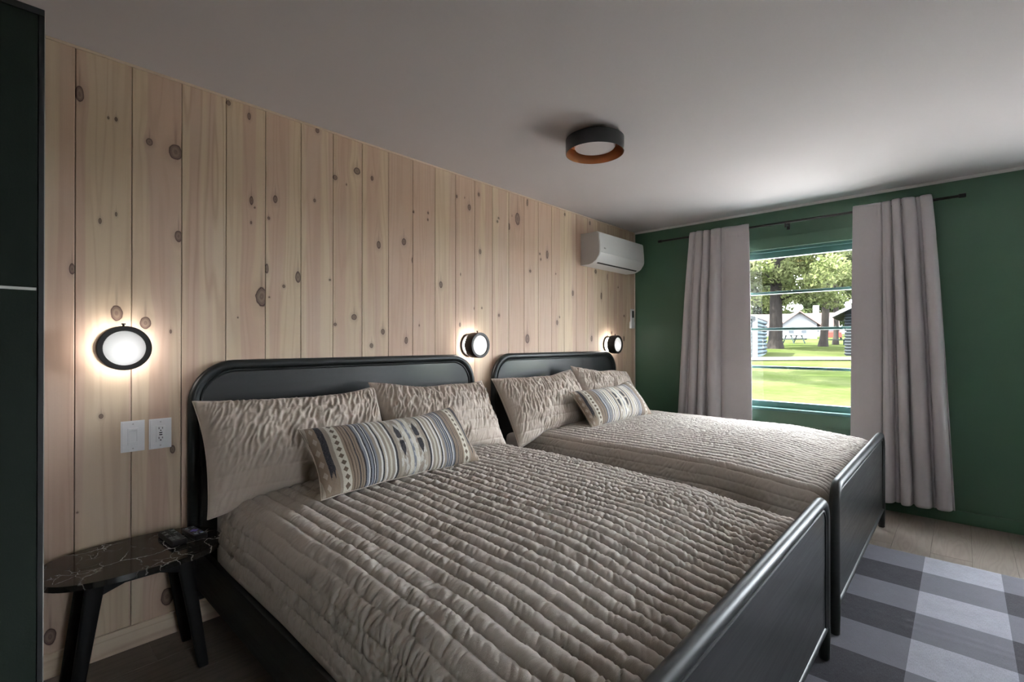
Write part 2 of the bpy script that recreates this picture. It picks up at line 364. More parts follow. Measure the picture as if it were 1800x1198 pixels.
wb = structure(box('wall_back', (LX - 0.15, 0.018, -0.06), (RX + 0.18, 0.15, H), simple('wall_sheathing', (0.20, 0.15, 0.11), 0.9)))
KN = [(0.211,1.537,0.009,0.022),(0.153,0.152,0.018,0.032),(0.231,2.218,0.013,0.033),(0.342,2.158,0.005,0.009),(0.318,2.155,0.004,0.006),(0.293,1.736,0.005,0.011),(0.343,1.773,0.004,0.009),(0.345,1.372,0.019,0.032),(0.298,0.961,0.007,0.009),(0.228,0.597,0.004,0.004),(0.452,2.099,0.012,0.016),(0.545,2.083,0.025,0.035),(0.556,1.718,0.014,0.025),(0.44,1.336,0.02,0.026),(0.526,1.302,0.005,0.009),(0.536,0.792,0.01,0.018),(0.518,0.161,0.023,0.037),(0.752,2.372,0.009,0.012),(0.841,2.341,0.008,0.017),(0.852,1.938,0.009,0.022),(0.86,1.907,0.004,0.005),(0.851,1.831,0.004,0.008),(0.899,1.478,0.027,0.047),(0.798,1.372,0.004,0.004),(0.963,1.968,0.011,0.02),(0.933,1.868,0.007,0.008),(0.923,1.62,0.009,0.025),(1.005,1.538,0.007,0.008),(0.934,1.478,0.004,0.004),(1.076,1.593,0.014,0.029),(1.177,2.38,0.011,0.014),(1.163,2.005,0.007,0.01),(1.248,1.593,0.006,0.006),(1.277,2.155,0.013,0.014),(1.343,2.133,0.004,0.006),(1.408,2.224,0.02,0.021),(1.391,1.397,0.016,0.016),(1.279,1.353,0.009,0.009),(1.503,2.207,0.009,0.014),(1.547,1.827,0.013,0.023),(1.576,1.318,0.013,0.017),(1.501,1.236,0.011,0.013),(1.722,1.872,0.015,0.021),(1.74,1.267,0.012,0.021),(1.794,2.07,0.006,0.009),(1.906,2.085,0.006,0.009),(1.904,2.041,0.005,0.008),(1.787,1.767,0.008,0.018),(1.838,1.362,0.004,0.007),(2.147,2.244,0.007,0.011),(2.01,1.634,0.014,0.022),(2.261,2.192,0.015,0.022),(2.224,2.251,0.004,0.006),(2.181,1.719,0.004,0.01),(2.176,1.375,0.008,0.015),(2.351,2.303,0.01,0.015),(2.364,1.9,0.011,0.018),(2.309,1.493,0.006,0.008),(2.381,1.5,0.006,0.008),(2.539,2.146,0.009,0.01),(2.548,2.173,0.007,0.008),(2.555,1.455,0.009,0.011),(2.759,2.206,0.028,0.048),(2.671,2.132,0.017,0.026),(2.716,2.218,0.005,0.007),(2.874,2.356,0.010,0.027),(2.909,1.821,0.013,0.013),(2.874,1.284,0.024,0.036),(3.029,1.973,0.008,0.009),(3.04,1.93,0.008,0.01),(3.124,1.981,0.016,0.033),(3.239,1.833,0.006,0.007),(3.258,1.423,0.014,0.021),(3.283,1.47,0.009,0.009),(3.367,2.36,0.009,0.014),(3.483,1.688,0.014,0.025),(3.75,2.353,0.012,0.018),(3.778,1.29,0.015,0.027),(3.845,1.918,0.018,0.022),(3.942,1.696,0.013,0.032),(4.053,1.885,0.010,0.033),(4.125,1.347,0.013,0.017),(4.36,1.293,0.014,0.026),(4.364,1.524,0.010,0.011),(4.249,1.803,0.008,0.008)]
seam = [0.219 + 0.1744 * k for k in range(-11, 26)]; seam[-1] = RX - 0.004
heart = {3: 0.35, 6: 0.5, 7: 0.8, 8: 1.0, 9: 1.15, 10: 0.7, 11: 0.7, 12: 0.8, 13: 0.7, 14: 0.75, 15: 1.3, 16: 1.1, 17: 0.8}
for k in range(len(seam) - 1):
    a, b = seam[k], seam[k + 1]; i = k - 11
    kn = [(cx, cz, rx, rz) for cx, cz, rx, rz in KN if a - 0.001 <= cx < b]
    m = pine('knotty_pine', kn, 100 + k, heart.get(i + 1, 0.45), 0.22 if i == 2 else 0.0)
    bm = bmesh.new(); bm_box(bm, (a + 0.0012, 0.0, 0.0), (b - 0.0012, 0.018, H - 0.001))
    es = [e for e in bm.edges if all(abs(v.co.y) < 1e-5 for v in e.verts) and abs(e.verts[0].co.z - e.verts[1].co.z) > 1]
    bmesh.ops.bevel(bm, geom=es, offset=0.0016, segments=1, affect='EDGES')
    from_bm('pine_plank', bm, m, wb)
structure(box('baseboard_back', (LX, -0.012, 0.001), (RX, 0.0, 0.092), pine('pine_baseboard', [], 55, 0.3, 0.1, False), None, 0.002))
structure(box('trim_1', (LX, -0.007, H - 0.010), (RX - 0.01, 0.0, H), simple('pale_pine_strip', (0.66, 0.54, 0.42), 0.6), None, 0.001))
structure(box('trim_2', (RX - 0.013, -0.008, 0.09), (RX - 0.0005, 0.0, H - 0.012), simple('pale_corner_bead', (0.66, 0.56, 0.48), 0.6), None, 0.002))

# green wall with the window opening
WY0, WY1, WZ0, WZ1, WT = -2.03, -1.00, 0.685, 2.06, 0.16
bm = bmesh.new()
VY0, VY1 = -4.15, -3.05                  # unseen second window in this wall, added to bring in daylight from the right
bm_box(bm, (RX, FY - 0.15, -0.06), (RX + WT, VY0, H)); bm_box(bm, (RX, VY1, -0.06), (RX + WT, WY0, H)); bm_box(bm, (RX, VY0, -0.06), (RX + WT, VY1, WZ0)); bm_box(bm, (RX, VY0, WZ1), (RX + WT, VY1, H)); bm_box(bm, (RX, WY1, -0.06), (RX + WT, 0.018, H))
bm_box(bm, (RX, WY0, -0.06), (RX + WT, WY1, WZ0)); bm_box(bm, (RX, WY0, WZ1), (RX + WT, WY1, H))
structure(from_bm('wall_right', bm, M['green']))
structure(box('baseboard_right', (RX - 0.013, FY, 0.001), (RX, -0.013, 0.088), M['green'], None, 0.003))
prism('trim_3', [(RX, H), (RX - 0.020, H), (RX - 0.019, H - 0.006), (RX - 0.014, H - 0.012), (RX - 0.006, H - 0.017), (RX, H - 0.018)], 1, FY, -0.008, M['white'])['kind'] = 'structure'
w1 = structure(empty('window_1', (RX, (WY0 + WY1) / 2, WZ0)))
def wpart(name, lo, hi, mat, bev=0.002, par=w1):
    o = box(name, tuple(Vector(lo) - par.location), tuple(Vector(hi) - par.location), mat, par, bev); return o
wpart('casing', (RX - 0.016, WY0 - 0.09, WZ1), (RX, WY1 + 0.09, WZ1 + 0.095), M['green'], 0.003)
wpart('casing', (RX - 0.016, WY0 - 0.09, WZ0), (RX, WY0, WZ1), M['green'], 0.003)
wpart('casing', (RX - 0.016, WY1, WZ0), (RX, WY1 + 0.09, WZ1), M['green'], 0.003)
wpart('window_sill', (RX - 0.028, WY0 - 0.10, WZ0 - 0.014), (RX + 0.06, WY1 + 0.10, WZ0 + 0.008), M['teal'], 0.004)
wpart('apron', (RX - 0.014, WY0 - 0.09, WZ0 - 0.115), (RX, WY1 + 0.09, WZ0 - 0.014), M['green'], 0.003)
F0, F1 = RX + 0.045, RX + 0.095
wpart('head_stop', (RX + 0.012, WY0, WZ1 - 0.022), (F0, WY1, WZ1), M['teal'])
wpart('sash_rail', (F0, WY0, WZ1 - 0.070), (F1, WY1, WZ1), M['teal'])
wpart('sash_rail', (F0, WY0, WZ0 + 0.008), (F1, WY1, WZ0 + 0.058), M['teal'])
wpart('sash_stile', (F0, WY0, WZ0 + 0.05), (F1, WY0 + 0.05, WZ1 - 0.06), M['teal'])
wpart('sash_stile', (F0, WY1 - 0.05, WZ0 + 0.05), (F1, WY1, WZ1 - 0.06), M['teal'])
bars = [1.038, 1.371, 1.687]; edges = [WZ0 + 0.05] + bars + [WZ1 - 0.06]
for z in bars: wpart('muntin', (F0 + 0.002, WY0 + 0.05, z - 0.011), (F1 - 0.004, WY1 - 0.05, z + 0.011), M['teal'])
for z0, z1 in zip(edges, edges[1:]): wpart('pane', (F0 + 0.022, WY0 + 0.045, z0), (F0 + 0.026, WY1 - 0.045, z1), M['glass'], 0)
w3 = structure(empty('added_window_3', (RX, (VY0 + VY1) / 2, WZ0)))
wpart('window_sill', (RX - 0.028, VY0 - 0.10, WZ0 - 0.014), (RX + 0.06, VY1 + 0.10, WZ0 + 0.008), M['teal'], 0.004, w3)
for a, b in ((VY0 - 0.09, VY0), (VY1, VY1 + 0.09)): wpart('casing', (RX - 0.016, a, WZ0 + 0.008), (RX, b, WZ1 + 0.095), M['green'], 0.003, w3)
wpart('casing', (RX - 0.016, VY0, WZ1), (RX, VY1, WZ1 + 0.095), M['green'], 0.003, w3)
for a, b in ((WZ1 - 0.07, WZ1), (WZ0 + 0.008, WZ0 + 0.058)): wpart('sash_rail', (F0, VY0, a), (F1, VY1, b), M['teal'], 0.002, w3)
for a, b in ((VY0, VY0 + 0.05), (VY1 - 0.05, VY1)): wpart('sash_stile', (F0, a, WZ0 + 0.05), (F1, b, WZ1 - 0.06), M['teal'], 0.002, w3)
for z in bars: wpart('muntin', (F0 + 0.002, VY0 + 0.05, z - 0.011), (F1 - 0.004, VY1 - 0.05, z + 0.011), M['teal'], 0.002, w3)
for z0, z1 in zip(edges, edges[1:]): wpart('pane', (F0 + 0.022, VY0 + 0.045, z0), (F0 + 0.026, VY1 - 0.045, z1), M['glass'], 0, w3)
# the rest of the room behind and beside the camera
M['plaster'] = simple('warm_white_wall_paint', (0.60, 0.565, 0.55), 0.8, 0, 0.03)
structure(box('wall_left', (LX - 0.15, FY - 0.15, -0.06), (LX, 0.018, H), M['plaster']))
QX0, QX1, QZ0, QZ1 = 0.10, 0.48, 0.60, 1.90
bm = bmesh.new()
bm_box(bm, (LX, FY - 0.15, -0.06), (QX0, FY, H)); bm_box(bm, (QX1, FY - 0.15, -0.06), (RX, FY, H))
bm_box(bm, (QX0, FY - 0.15, -0.06), (QX1, FY, QZ0)); bm_box(bm, (QX0, FY - 0.15, QZ1), (QX1, FY, H))
structure(from_bm('wall_front', bm, M['plaster']))
w2 = structure(empty('added_window_2', ((QX0 + QX1) / 2, FY, QZ0)))  # small unseen window, added for fill daylight from behind the camera
for x0, x1 in ((QX0, QX0 + 0.05), (QX1 - 0.05, QX1), ((QX0 + QX1) / 2 - 0.03, (QX0 + QX1) / 2 + 0.03)):
    wpart('sash_stile', (x0, FY - 0.09, QZ0), (x1, FY - 0.04, QZ1), M['teal'], 0.002, w2)
for z0, z1 in ((QZ0, QZ0 + 0.05), (QZ1 - 0.05, QZ1)): wpart('sash_rail', (QX0, FY - 0.09, z0), (QX1, FY - 0.04, z1), M['teal'], 0.002, w2)
for x0, x1 in ((QX0 + 0.05, (QX0 + QX1) / 2 - 0.03), ((QX0 + QX1) / 2 + 0.03, QX1 - 0.05)):
    wpart('pane', (x0, FY - 0.067, QZ0 + 0.05), (x1, FY - 0.063, QZ1 - 0.05), M['glass'], 0, w2)

# ------------------------------------------------------------------ rug
q = NT('buffalo_check_weave'); o = q.sep(q.obj())
bx_ = q.math('GREATER_THAN', q.math('FRACT', q.math('DIVIDE', q.math('SUBTRACT', 3.727 + 0.271 * 20, o[0]), 0.542)), 0.5)   # dark rows across
by_ = q.math('LESS_THAN', q.math('FRACT', q.math('DIVIDE', q.math('SUBTRACT', -2.347 + 0.312 * 20 + 0.312, o[1]), 0.624)), 0.5)
lvl = q.math('ADD', bx_, by_)
c = q.ramp(q.math('DIVIDE', lvl, 2.0), [(0.0, (0.33, 0.325, 0.365)), (0.34, (0.150, 0.147, 0.168)), (0.67, (0.040, 0.038, 0.044))], 'CONSTANT')
ov = q.obj(); w1_ = q.noise(q.mapping(ov, (900, 60, 1)), 1.0, 2); w2_ = q.noise(q.mapping(ov, (60, 900, 1)), 1.0, 2)
ww = q.math('MULTIPLY', q.math('ADD', w1_, w2_), 0.5)
c = q.mix(q.maprange(ww, 0.4, 0.65, 0.0, 0.45), c, (0.10, 0.10, 0.105)); c = q.mix(q.maprange(q.noise(ov, 14, 3), 0.35, 0.7, 0, 0.12), c, (0.09, 0.09, 0.10))
q.bump(ww, 0.35, 0.003); M['rug'] = q.fin(c, 0.95, 0, 0.1)
nu, nv = 180, 150
U, V = np.meshgrid(np.linspace(1.02, 3.727, nu), np.linspace(-3.90, -1.72, nv), indexing='ij')
Zr = 0.006 + 0.0028 * np.exp(-((U - 2.80 - 0.02 * pn(V * 3, V * 0, 5)) / 0.012) ** 2) * sstep(-2.9, -2.5, V) + 0.002 * np.exp(-((U - 2.74 + 0.05 * (V + 2.4)) / 0.015) ** 2) \
    + 0.0016 * pn(U * 7, V * 7, 9)
Zr = np.clip(Zr, 0.004, 0.012); edge = np.minimum.reduce([U - 1.02, 3.727 - U, V + 3.90, -1.72 - V]); Zr = np.where(edge < 1e-6, 0.0005, Zr)
rug = grid_mesh('area_rug', np.stack([U, V, Zr], -1), M['rug'])
tag(rug, 'flat woven grey and charcoal buffalo check rug under the bed ends', 'rug')

# ------------------------------------------------------------------ beds
def arch(x0, x1, zb, zt, R, y):
    p = [(x0, y, zb), (x0, y, zt - R)]
    p += [(x0 + R - R * math.cos(a), y, zt - R + R * math.sin(a)) for a in [PI / 2 * k / 10 for k in range(1, 10)]]
    p += [(x0 + R, y, zt), (x1 - R, y, zt)]
    p += [(x1 - R + R * math.sin(a), y, zt - R + R * math.cos(a)) for a in [PI / 2 * k / 10 for k in range(1, 10)]]
    p += [(x1, y, zt - R), (x1, y, zb)]; return p
def make_bed(cx, label):
    b = thing('bed_frame', label, 'bed', (cx, -1.07, 0), group='twin black bed frames'); L = b.location
    hw = 0.82
    def loc(p): return tuple(Vector(p) - L)
    for nm, y, zb, zt, R, rad in (('headboard', -0.036, 0.13, 1.152, 0.165, 0.0225), ('footboard', -2.105, 0.125, 0.636, 0.085, 0.021)):
        A = [loc(p) for p in arch(cx - hw, cx + hw, zb, zt, R, y)]
        fr = tube(nm + '_frame', A, rad, M['bw_x'], b, 18)
        inner = [(p[0], p[2]) for p in A]
        yy = y - L.y
        prism(nm + '_panel', inner, 1, yy - 0.009, yy + 0.009, M['bw_panel'], b)
        bead = [loc(p) for p in arch(cx - hw + 0.026, cx + hw - 0.026, zb, zt - 0.026, R - 0.022, y - 0.009)]
        tube('bead', bead, 0.006, M['bw_x'], fr, 8)
        tube(nm + '_bottom_rail', [loc((cx - hw, y, zb + 0.006)), loc((cx + hw, y, zb + 0.006))], 0.0165, M['bw_x'], b, 14)
        for s in (-1, 1):
            x = cx + s * hw - L.x; zl = 0.0 if nm == 'headboard' else 0.008
            lathe('leg', [(0, zl), (0.016, zl), (0.019, zl + 0.004), (0.0215, 0.10), (0.0215, zb + 0.012), (0, zb + 0.012)], M['bw_z'], b, Matrix.Translation((x, y - L.y, 0)), 18)
    for s in (-1, 1):
        xo = cx + s * 0.815; xi = cx + s * 0.79
        box('side_rail', loc((min(xo, xi), -2.095, 0.188)), loc((max(xo, xi), -0.045, 0.358)), M['bw_y'], b, 0.003)
    for k in range(7):
        y = -0.22 - k * 0.28; box('slat', loc((cx - 0.79, y - 0.04, 0.225)), loc((cx + 0.79, y + 0.04, 0.245)), simple('slat_wood', (0.35, 0.27, 0.19), 0.7) if k == 0 and 'slat' not in M else M.get('slat'), b)
        if 'slat' not in M: M['slat'] = b.children[-1].active_material
    return b
B1, B2 = 1.425, 3.285
make_bed(B1, 'black wooden bed frame with rounded headboard, nearest, beside the marble table')
make_bed(B2, 'black wooden bed frame with rounded headboard, farther one, by the window')
for cx, lab in ((B1, 'thick pale mattress under the nearer quilt, beside the marble table'), (B2, 'thick pale mattress under the farther quilt, by the window')):
    m_ = box('mattress', (cx - 0.745, -2.035, 0.247), (cx + 0.745, -0.064, 0.600), M['sheet'], None, 0.07, 5); me_ = m_.data; bm = bmesh.new(); bm.from_mesh(me_); bmesh.ops.bisect_plane(bm, geom=bm.verts[:] + bm.edges[:] + bm.faces[:], plane_co=(0, -0.30, 0), plane_no=(0, 1, 0)); bmesh.ops.bisect_plane(bm, geom=bm.verts[:] + bm.edges[:] + bm.faces[:], plane_co=(0, -1.90, 0), plane_no=(0, 1, 0)); bm.to_mesh(me_); bm.free()
    for v in m_.data.vertices:                 # softer towards the foot
        if v.co.z > 0.4: v.co.z -= 0.085 * min(max((-v.co.y - 0.30) / 1.6, 0), 1)
    tag(m_, lab, 'mattress')

def quilt(cx, seed, label, zt=0.64, slope=0.0, flat=1.0, wf=1.0):
    CW, R = 0.0510, 0.075
    hx = 0.785 - R                       # half width of the flat top
    yh, yf = -0.340, -2.072 + R          # head end, start of the turn-down at the foot
    smax = hx + R * PI / 2 + (zt - R - 0.372)
    ns, nt = 480, 490
    s = np.linspace(-smax, smax, ns); t = np.linspace(0, (yh - yf) + R * PI / 2 + 0.12, nt)
    Sg, T = np.meshgrid(s, t, indexing='ij')
    Ta = T - yh - 0.075
    ds = np.maximum(np.abs(Sg) - hx, 0); dt = np.maximum(T - (yh - yf), 0)
    d = np.hypot(ds, dt); d = np.minimum(d, smax - hx)
    ux = np.where(d > 0, ds / np.maximum(np.hypot(ds, dt), 1e-9), 0) * np.sign(Sg); uy = np.where(d > 0, dt / np.maximum(np.hypot(ds, dt), 1e-9), 0)
    th = np.minimum(d / R, PI / 2); out = R * np.sin(th); down = R * (1 - np.cos(th)) + np.maximum(d - R * PI / 2, 0)
    X = np.clip(Sg, -hx, hx) + ux * out; Y = yh - np.minimum(T, yh - yf) - uy * out
    Z = zt - down + 0.026 * (1 - (np.clip(Sg, -hx, hx) / hx) ** 2) * (1 - sstep(1.50, 1.95, Ta)) - 0.045 * sstep(1.45, 1.98, Ta) - slope * sstep(0.6, 1.9, Ta)
    # slight sag of the hanging sides and uneven loft
    bul = sstep(0.05, 0.3, d) * (1 - sstep(0.30, 0.46, d))
    X += np.sign(Sg) * 0.012 * bul + np.where(ds > 0, 1, 0) * np.sign(Sg) * 0.010 * pn(T * 2.2, Sg * 2, seed) * sstep(0, 0.2, ds)
    Z += 0.006 * pn(Sg * 3.0, T * 3.0, seed + 1)
    P = np.stack([X, Y, Z], -1); N = normals_of(P)
    if N[ns // 2, nt // 3, 2] < 0: N = -N
    sw = Sg + 0.007 * pn(Sg * 2.5, T * 4.0, seed + 2) + 0.003 * pn(Sg * 10, T * 11, seed + 3)
    ch = sw / CW; ci = np.floor(ch); f = ch - ci
    puff = (1 - np.abs(2 * f - 1) ** 2.4) ** 0.8
    top = 1 - sstep(0.0, 0.10, ds); foot = sstep(1.4, 1.9, Ta)
    A = (0.0092 * top + 0.0035 * (1 - top)) * (1 + 0.35 * foot) * flat
    # crinkles run across every channel, offset from one to the next
    sh = T + 0.45 * (f - 0.5) * CW * (1 + 0.5 * np.sin(ci * 2.1)) + ci * 3.17
    cr = pn(sh / 0.0170 + 0.5 * pn(T * 14, ci * 3.1, seed + 14), ci * 7.3 + f * 0.7, seed + 4); cr = 1 - np.abs(cr) * 2.6
    cr2 = pn(sh / 0.038 + 9, f * 1.2 + ci * 5.1, seed + 5)
    seamc = np.exp(-((np.abs(f - 0.5) - 0.5) / 0.10) ** 2)
    side = 1 - top
    vert = 1 - 2.3 * np.abs(pn(T / 0.0190 + 1.6 * pn(T * 8, Sg * 12, seed + 6) + 0.25 * ds / 0.0190, Sg / 0.045, seed + 7))
    amp_n = 0.6 + 0.9 * np.clip(pn(Sg * 3.3, T * 3.3, seed + 8) + 0.4, 0, 1)
    h = A * puff + wf * amp_n * (top * (0.0052 * cr * (0.45 + 0.55 * puff) + 0.0046 * cr2 * puff) + side * (0.0062 * vert + 0.0020 * cr)) - 0.0016 * seamc
    h += 0.0022 * foot * top * np.clip(pn(sh / 0.035, ci * 3.3, seed + 9) * 2, -1, 1) * seamc
    h += 0.004 * foot * top * pn(sh / 0.05, ci * 2.7 + f, seed + 12)
    fold = np.exp(-((Ta - 0.95 - 0.6 * (Sg + 0.2)) / 0.03) ** 2) * np.exp(-((Sg + 0.1) / 0.25) ** 2) + np.exp(-((Ta - 0.55 + 0.4 * Sg) / 0.025) ** 2) * np.exp(-((Sg - 0.35) / 0.2) ** 2)
    h += 0.004 * fold * pn(T / 0.03, Sg / 0.02, seed + 10) * 1.5
    h = h * (1 - sstep(smax - hx - 0.03, smax - hx - 0.002, d))
    P = P + N * h[..., None]; P[..., 0] += cx
    # close the underside edge with a small hem roll
    o = grid_mesh('quilt', P, M['quilt'])
    sol = o.modifiers.new('thickness', 'SOLIDIFY'); sol.thickness = 0.005; sol.offset = -1
    tag(o, label, 'quilt'); return o
quilt(B1, 11, 'taupe channel quilted bedspread on the nearer bed', 0.618, 0.030, 1.0, 1.0)
quilt(B2, 41, 'taupe channel quilted bedspread on the farther bed by the window', 0.640, 0.0, 0.75, 0.55)

# ------------------------------------------------------------------ pillows
def pillow_mesh(name, w, h, t, seed, mat, kind, up_corner=(0, 0, 0, 0)):
    nu, nv = (190, 120) if kind == 'sham' else (150, 70)
    u = np.sin(np.linspace(-PI / 2, PI / 2, nu) * 0.98) / math.sin(PI / 2 * 0.98); v = np.sin(np.linspace(-PI / 2, PI / 2, nv) * 0.98) / math.sin(PI / 2 * 0.98)
    u = 0.5 * u + 0.5 * np.linspace(-1, 1, nu); v = 0.5 * v + 0.5 * np.linspace(-1, 1, nv)
    Ug, Vg = np.meshgrid(u, v, indexing='ij')
    X = w / 2 * Ug * (1 - 0.055 * (1 - Vg ** 2) * Ug ** 2); Yv = h / 2 * Vg * (1 - 0.10 * (1 - Ug ** 2) * Vg ** 2)
    Yv = Yv + 0.010 * pn(Ug * 2.2, Vg * 1.0, seed) * np.abs(Vg)
    tl, tr_, bl, br = up_corner
    Yv = Yv + sum(k * sstep(0.25, 1.0, sx * Ug) * sstep(0.1, 1.0, sy * Vg) for k, sx, sy in ((tl, -1, 1), (tr_, 1, 1), (bl, -1, -1), (br, 1, -1)))
    th = ((1 - np.abs(Ug) ** 2.6) * (1 - np.abs(Vg) ** 2.2)); th = np.clip(th, 0, 1) ** 0.55
    Zf = t / 2 * th * (1 + 0.10 * pn(Ug * 1.8, Vg * 1.5, seed + 1))
    ins = np.clip((1 - np.maximum(np.abs(Ug) ** 4, np.abs(Vg) ** 4)) * 3, 0, 1)
    if kind == 'sham':
        row = 0.062; f = (Yv / row) % 1.0; st = np.exp(-((np.abs(f - 0.5) - 0.5) / 0.07) ** 2)
        ca, sa = math.cos(1.12), math.sin(1.12)
        flow = 0.25 * pn(X * 6, Yv * 6, seed + 2)
        a1 = (X * sa - Yv * ca) + 0.02 * flow; b1 = X * ca + Yv * sa
        r1 = 1 - 2.1 * np.abs(pn(a1 / 0.022, b1 / 0.085, seed + 3)); r2 = 1 - 2.1 * np.abs(pn(a1 / 0.012 + 5, b1 / 0.05, seed + 4))
        am = 0.35 + 0.85 * sstep(-0.25, 0.25, pn(Ug * 1.3 + 3, Vg * 1.1, seed + 5) + 0.35 * Vg + 0.12)
        disp = am * (0.0125 * r1 + 0.0040 * r2) - 0.0022 * st + 0.004 * (1 - np.abs(2 * f - 1) ** 2) * (1.1 - am)
        disp += 0.006 * pn(Ug * 4, Vg * 4, seed + 6)
    else:
        disp = 0.003 * pn(Ug * 6, Vg * 3, seed + 6) + 0.0012 * pn(X / 0.012, Yv / 0.05, seed + 7)
    Zf = Zf + disp * ins; Zb = -t / 2 * th * 0.9
    n = nu * nv; idF = np.arange(n).reshape(nu, nv); idB = idF.copy()
    inn = np.zeros((nu, nv), bool); inn[1:-1, 1:-1] = True; idB[inn] = n + np.arange(inn.sum())
    V = np.concatenate([np.stack([X, Yv, Zf], -1).reshape(-1, 3), np.stack([X, Yv, Zb], -1)[inn]])
    def quads(i): return np.stack([i[:-1, :-1], i[1:, :-1], i[1:, 1:], i[:-1, 1:]], -1).reshape(-1, 4)
    F = np.concatenate([quads(idF), quads(idB)[:, ::-1]])
    o = np_mesh(name, V, F, mat)
    # piping / seam round the edge
    ring = [tuple(V[idF[i, 0]]) for i in range(0, nu, 3)] + [tuple(V[idF[nu - 1, j]]) for j in range(0, nv, 3)] + [tuple(V[idF[i, nv - 1]]) for i in range(nu - 1, -1, -3)] + [tuple(V[idF[0, j]]) for j in range(nv - 1, 0, -3)]
    pts = [Vector(ring[0])]
    for p in ring[1:]:
        if (Vector(p) - pts[-1]).length > 0.004: pts.append(Vector(p))
    bm = bmesh.new(); bm_tube(bm, pts + [pts[0]], 0.0022, 6, False)
    from_bm('seam', bm, M['sham'] if kind == 'sham' else M['lumbar_edge'], o, smooth=True)
    return o
def put(o, loc, up, yaw=0.0, roll=0.0):
    """stand a pillow: its local Y along up (leaning to the wall), local Z towards the room"""
    upv = Vector(up).normalized(); xv = Vector((math.cos(yaw), math.sin(yaw), 0)); xv = (xv - upv * xv.dot(upv)).normalized(); zv = xv.cross(upv)
    Mx = Matrix((xv, upv, zv)).transposed().to_4x4() @ Matrix.Rotation(roll, 4, 'Z'); Mx.translation = loc; o.matrix_world = Mx
# striped lumbar cloth: bands mirrored about the middle, motif beside it, diamonds near the ends
q = NT('woven_stripe_cloth'); o = q.sep(q.obj()); LW = 0.43
au = q.math('DIVIDE', q.math('ABSOLUTE', q.math('ADD', o[0], q.math('MULTIPLY', q.math('SUBTRACT', q.noise(q.obj(), 22, 2), 0.5), 0.006))), LW)
BK, CR, TP, BR, WH, BG, GY, TN = (0.016, 0.016, 0.022), (0.50, 0.46, 0.38), (0.26, 0.22, 0.175), (0.085, 0.058, 0.040), (0.62, 0.60, 0.57), (0.36, 0.31, 0.25), (0.17, 0.18, 0.21), (0.22, 0.165, 0.12)
R1 = q.ramp(au, [(0, GY), (0.012, CR), (0.06, TP), (0.13, BG), (0.165, TP), (0.20, BK), (0.225, WH), (0.245, TP), (0.275, CR), (0.30, TP), (0.325, WH), (0.345, BG), (0.362, BK), (0.380, WH), (0.40, TP), (0.43, GY), (0.452, BK), (0.463, WH), (0.470, BK), (0.482, GY)], 'CONSTANT')
R2 = q.ramp(au, [(0, GY), (0.505, BK), (0.520, WH), (0.535, GY), (0.555, BK), (0.572, TN), (0.590, BR), (0.600, TN), (0.617, BK), (0.627, TN), (0.645, BR), (0.656, TN), (0.675, BR), (0.685, TN), (0.71, CR), (0.79, TP), (0.83, BK), (0.88, TN), (0.955, BG)], 'CONSTANT')
c = q.mix(q.math('GREATER_THAN', au, 0.5), R1, R2)
ik = q.noise(q.mapping(q.obj(), (60, 26, 1)), 1.0, 3, 0.6)
c = q.mix(q.math('MULTIPLY', q.math('LESS_THAN', au, 0.17), q.maprange(ik, 0.50, 0.58, 0, 0.55)), c, WH)
vy = q.math('ABSOLUTE', o[1]); mu = q.math('ABSOLUTE', q.math('SUBTRACT', au, 0.115))
mot = q.math('LESS_THAN', q.math('ADD', q.math('MULTIPLY', mu, 26.0), q.math('MULTIPLY', q.math('ABSOLUTE', q.math('SUBTRACT', vy, 0.030)), 24.0)), 1.15)
mot = q.math('MULTIPLY', mot, q.math('LESS_THAN', mu, 0.030)); mot = q.math('MULTIPLY', mot, q.math('GREATER_THAN', vy, 0.006))
c = q.mix(mot, c, BK)
dv = q.math('ABSOLUTE', q.math('SUBTRACT', q.math('FRACT', q.math('MULTIPLY', o[1], 34.0)), 0.5)); du = q.math('MULTIPLY', q.math('ABSOLUTE', q.math('SUBTRACT', au, 0.75)), 16.0)
c = q.mix(q.math('LESS_THAN', q.math('ADD', dv, du), 0.40), c, (0.11, 0.08, 0.055))
du2 = q.math('MULTIPLY', q.math('ABSOLUTE', q.math('SUBTRACT', au, 0.918)), 18.0); dv2 = q.math('ABSOLUTE', q.math('SUBTRACT', q.math('FRACT', q.math('MULTIPLY', o[1], 20.0)), 0.5))
c = q.mix(q.math('LESS_THAN', q.math('ADD', dv2, du2), 0.34), c, BG)
rag = q.math('MULTIPLY', q.math('GREATER_THAN', q.math('SUBTRACT', q.noise(q.mapping(q.obj(), (90, 8, 1)), 1.0, 2), q.math('MULTIPLY', o[1], 2.2)), 0.66), q.math('MULTIPLY', q.math('GREATER_THAN', au, 0.82), q.math('LESS_THAN', au, 0.885)))
c = q.mix(rag, c, TN)
wv = q.noise(q.mapping(q.obj(), (120, 650, 1)), 1.0, 2, 0.6); c = q.mix(q.maprange(wv, 0.40, 0.72, 0.0, 0.30), c, (0.22, 0.20, 0.18)); q.bump(wv, 0.5, 0.003)
M['lumbar'] = q.fin(c, 0.92, 0, 0.15, Sheen_Weight=0.1)
M['lumbar_edge'] = fabric('cushion_edge_cotton', (0.40, 0.34, 0.27))
def sham(label, loc, up, w, h, t, seed, yaw=0, roll=0, uc=(0, 0, 0, 0)):
    p = pillow_mesh('pillow', w, h, t, seed, M['sham'], 'sham', uc); put(p, loc, up, yaw, roll); tag(p, label, 'pillow', 'quilted shams on the beds')
sham('crinkled taupe quilted pillow leaning left on the nearer headboard', (0.985, -0.300, 0.810), (0.02, 0.50, 0.86), 0.85, 0.45, 0.20, 3, 0.0, 0.0, (0.0, 0.02, -0.04, 0.02))
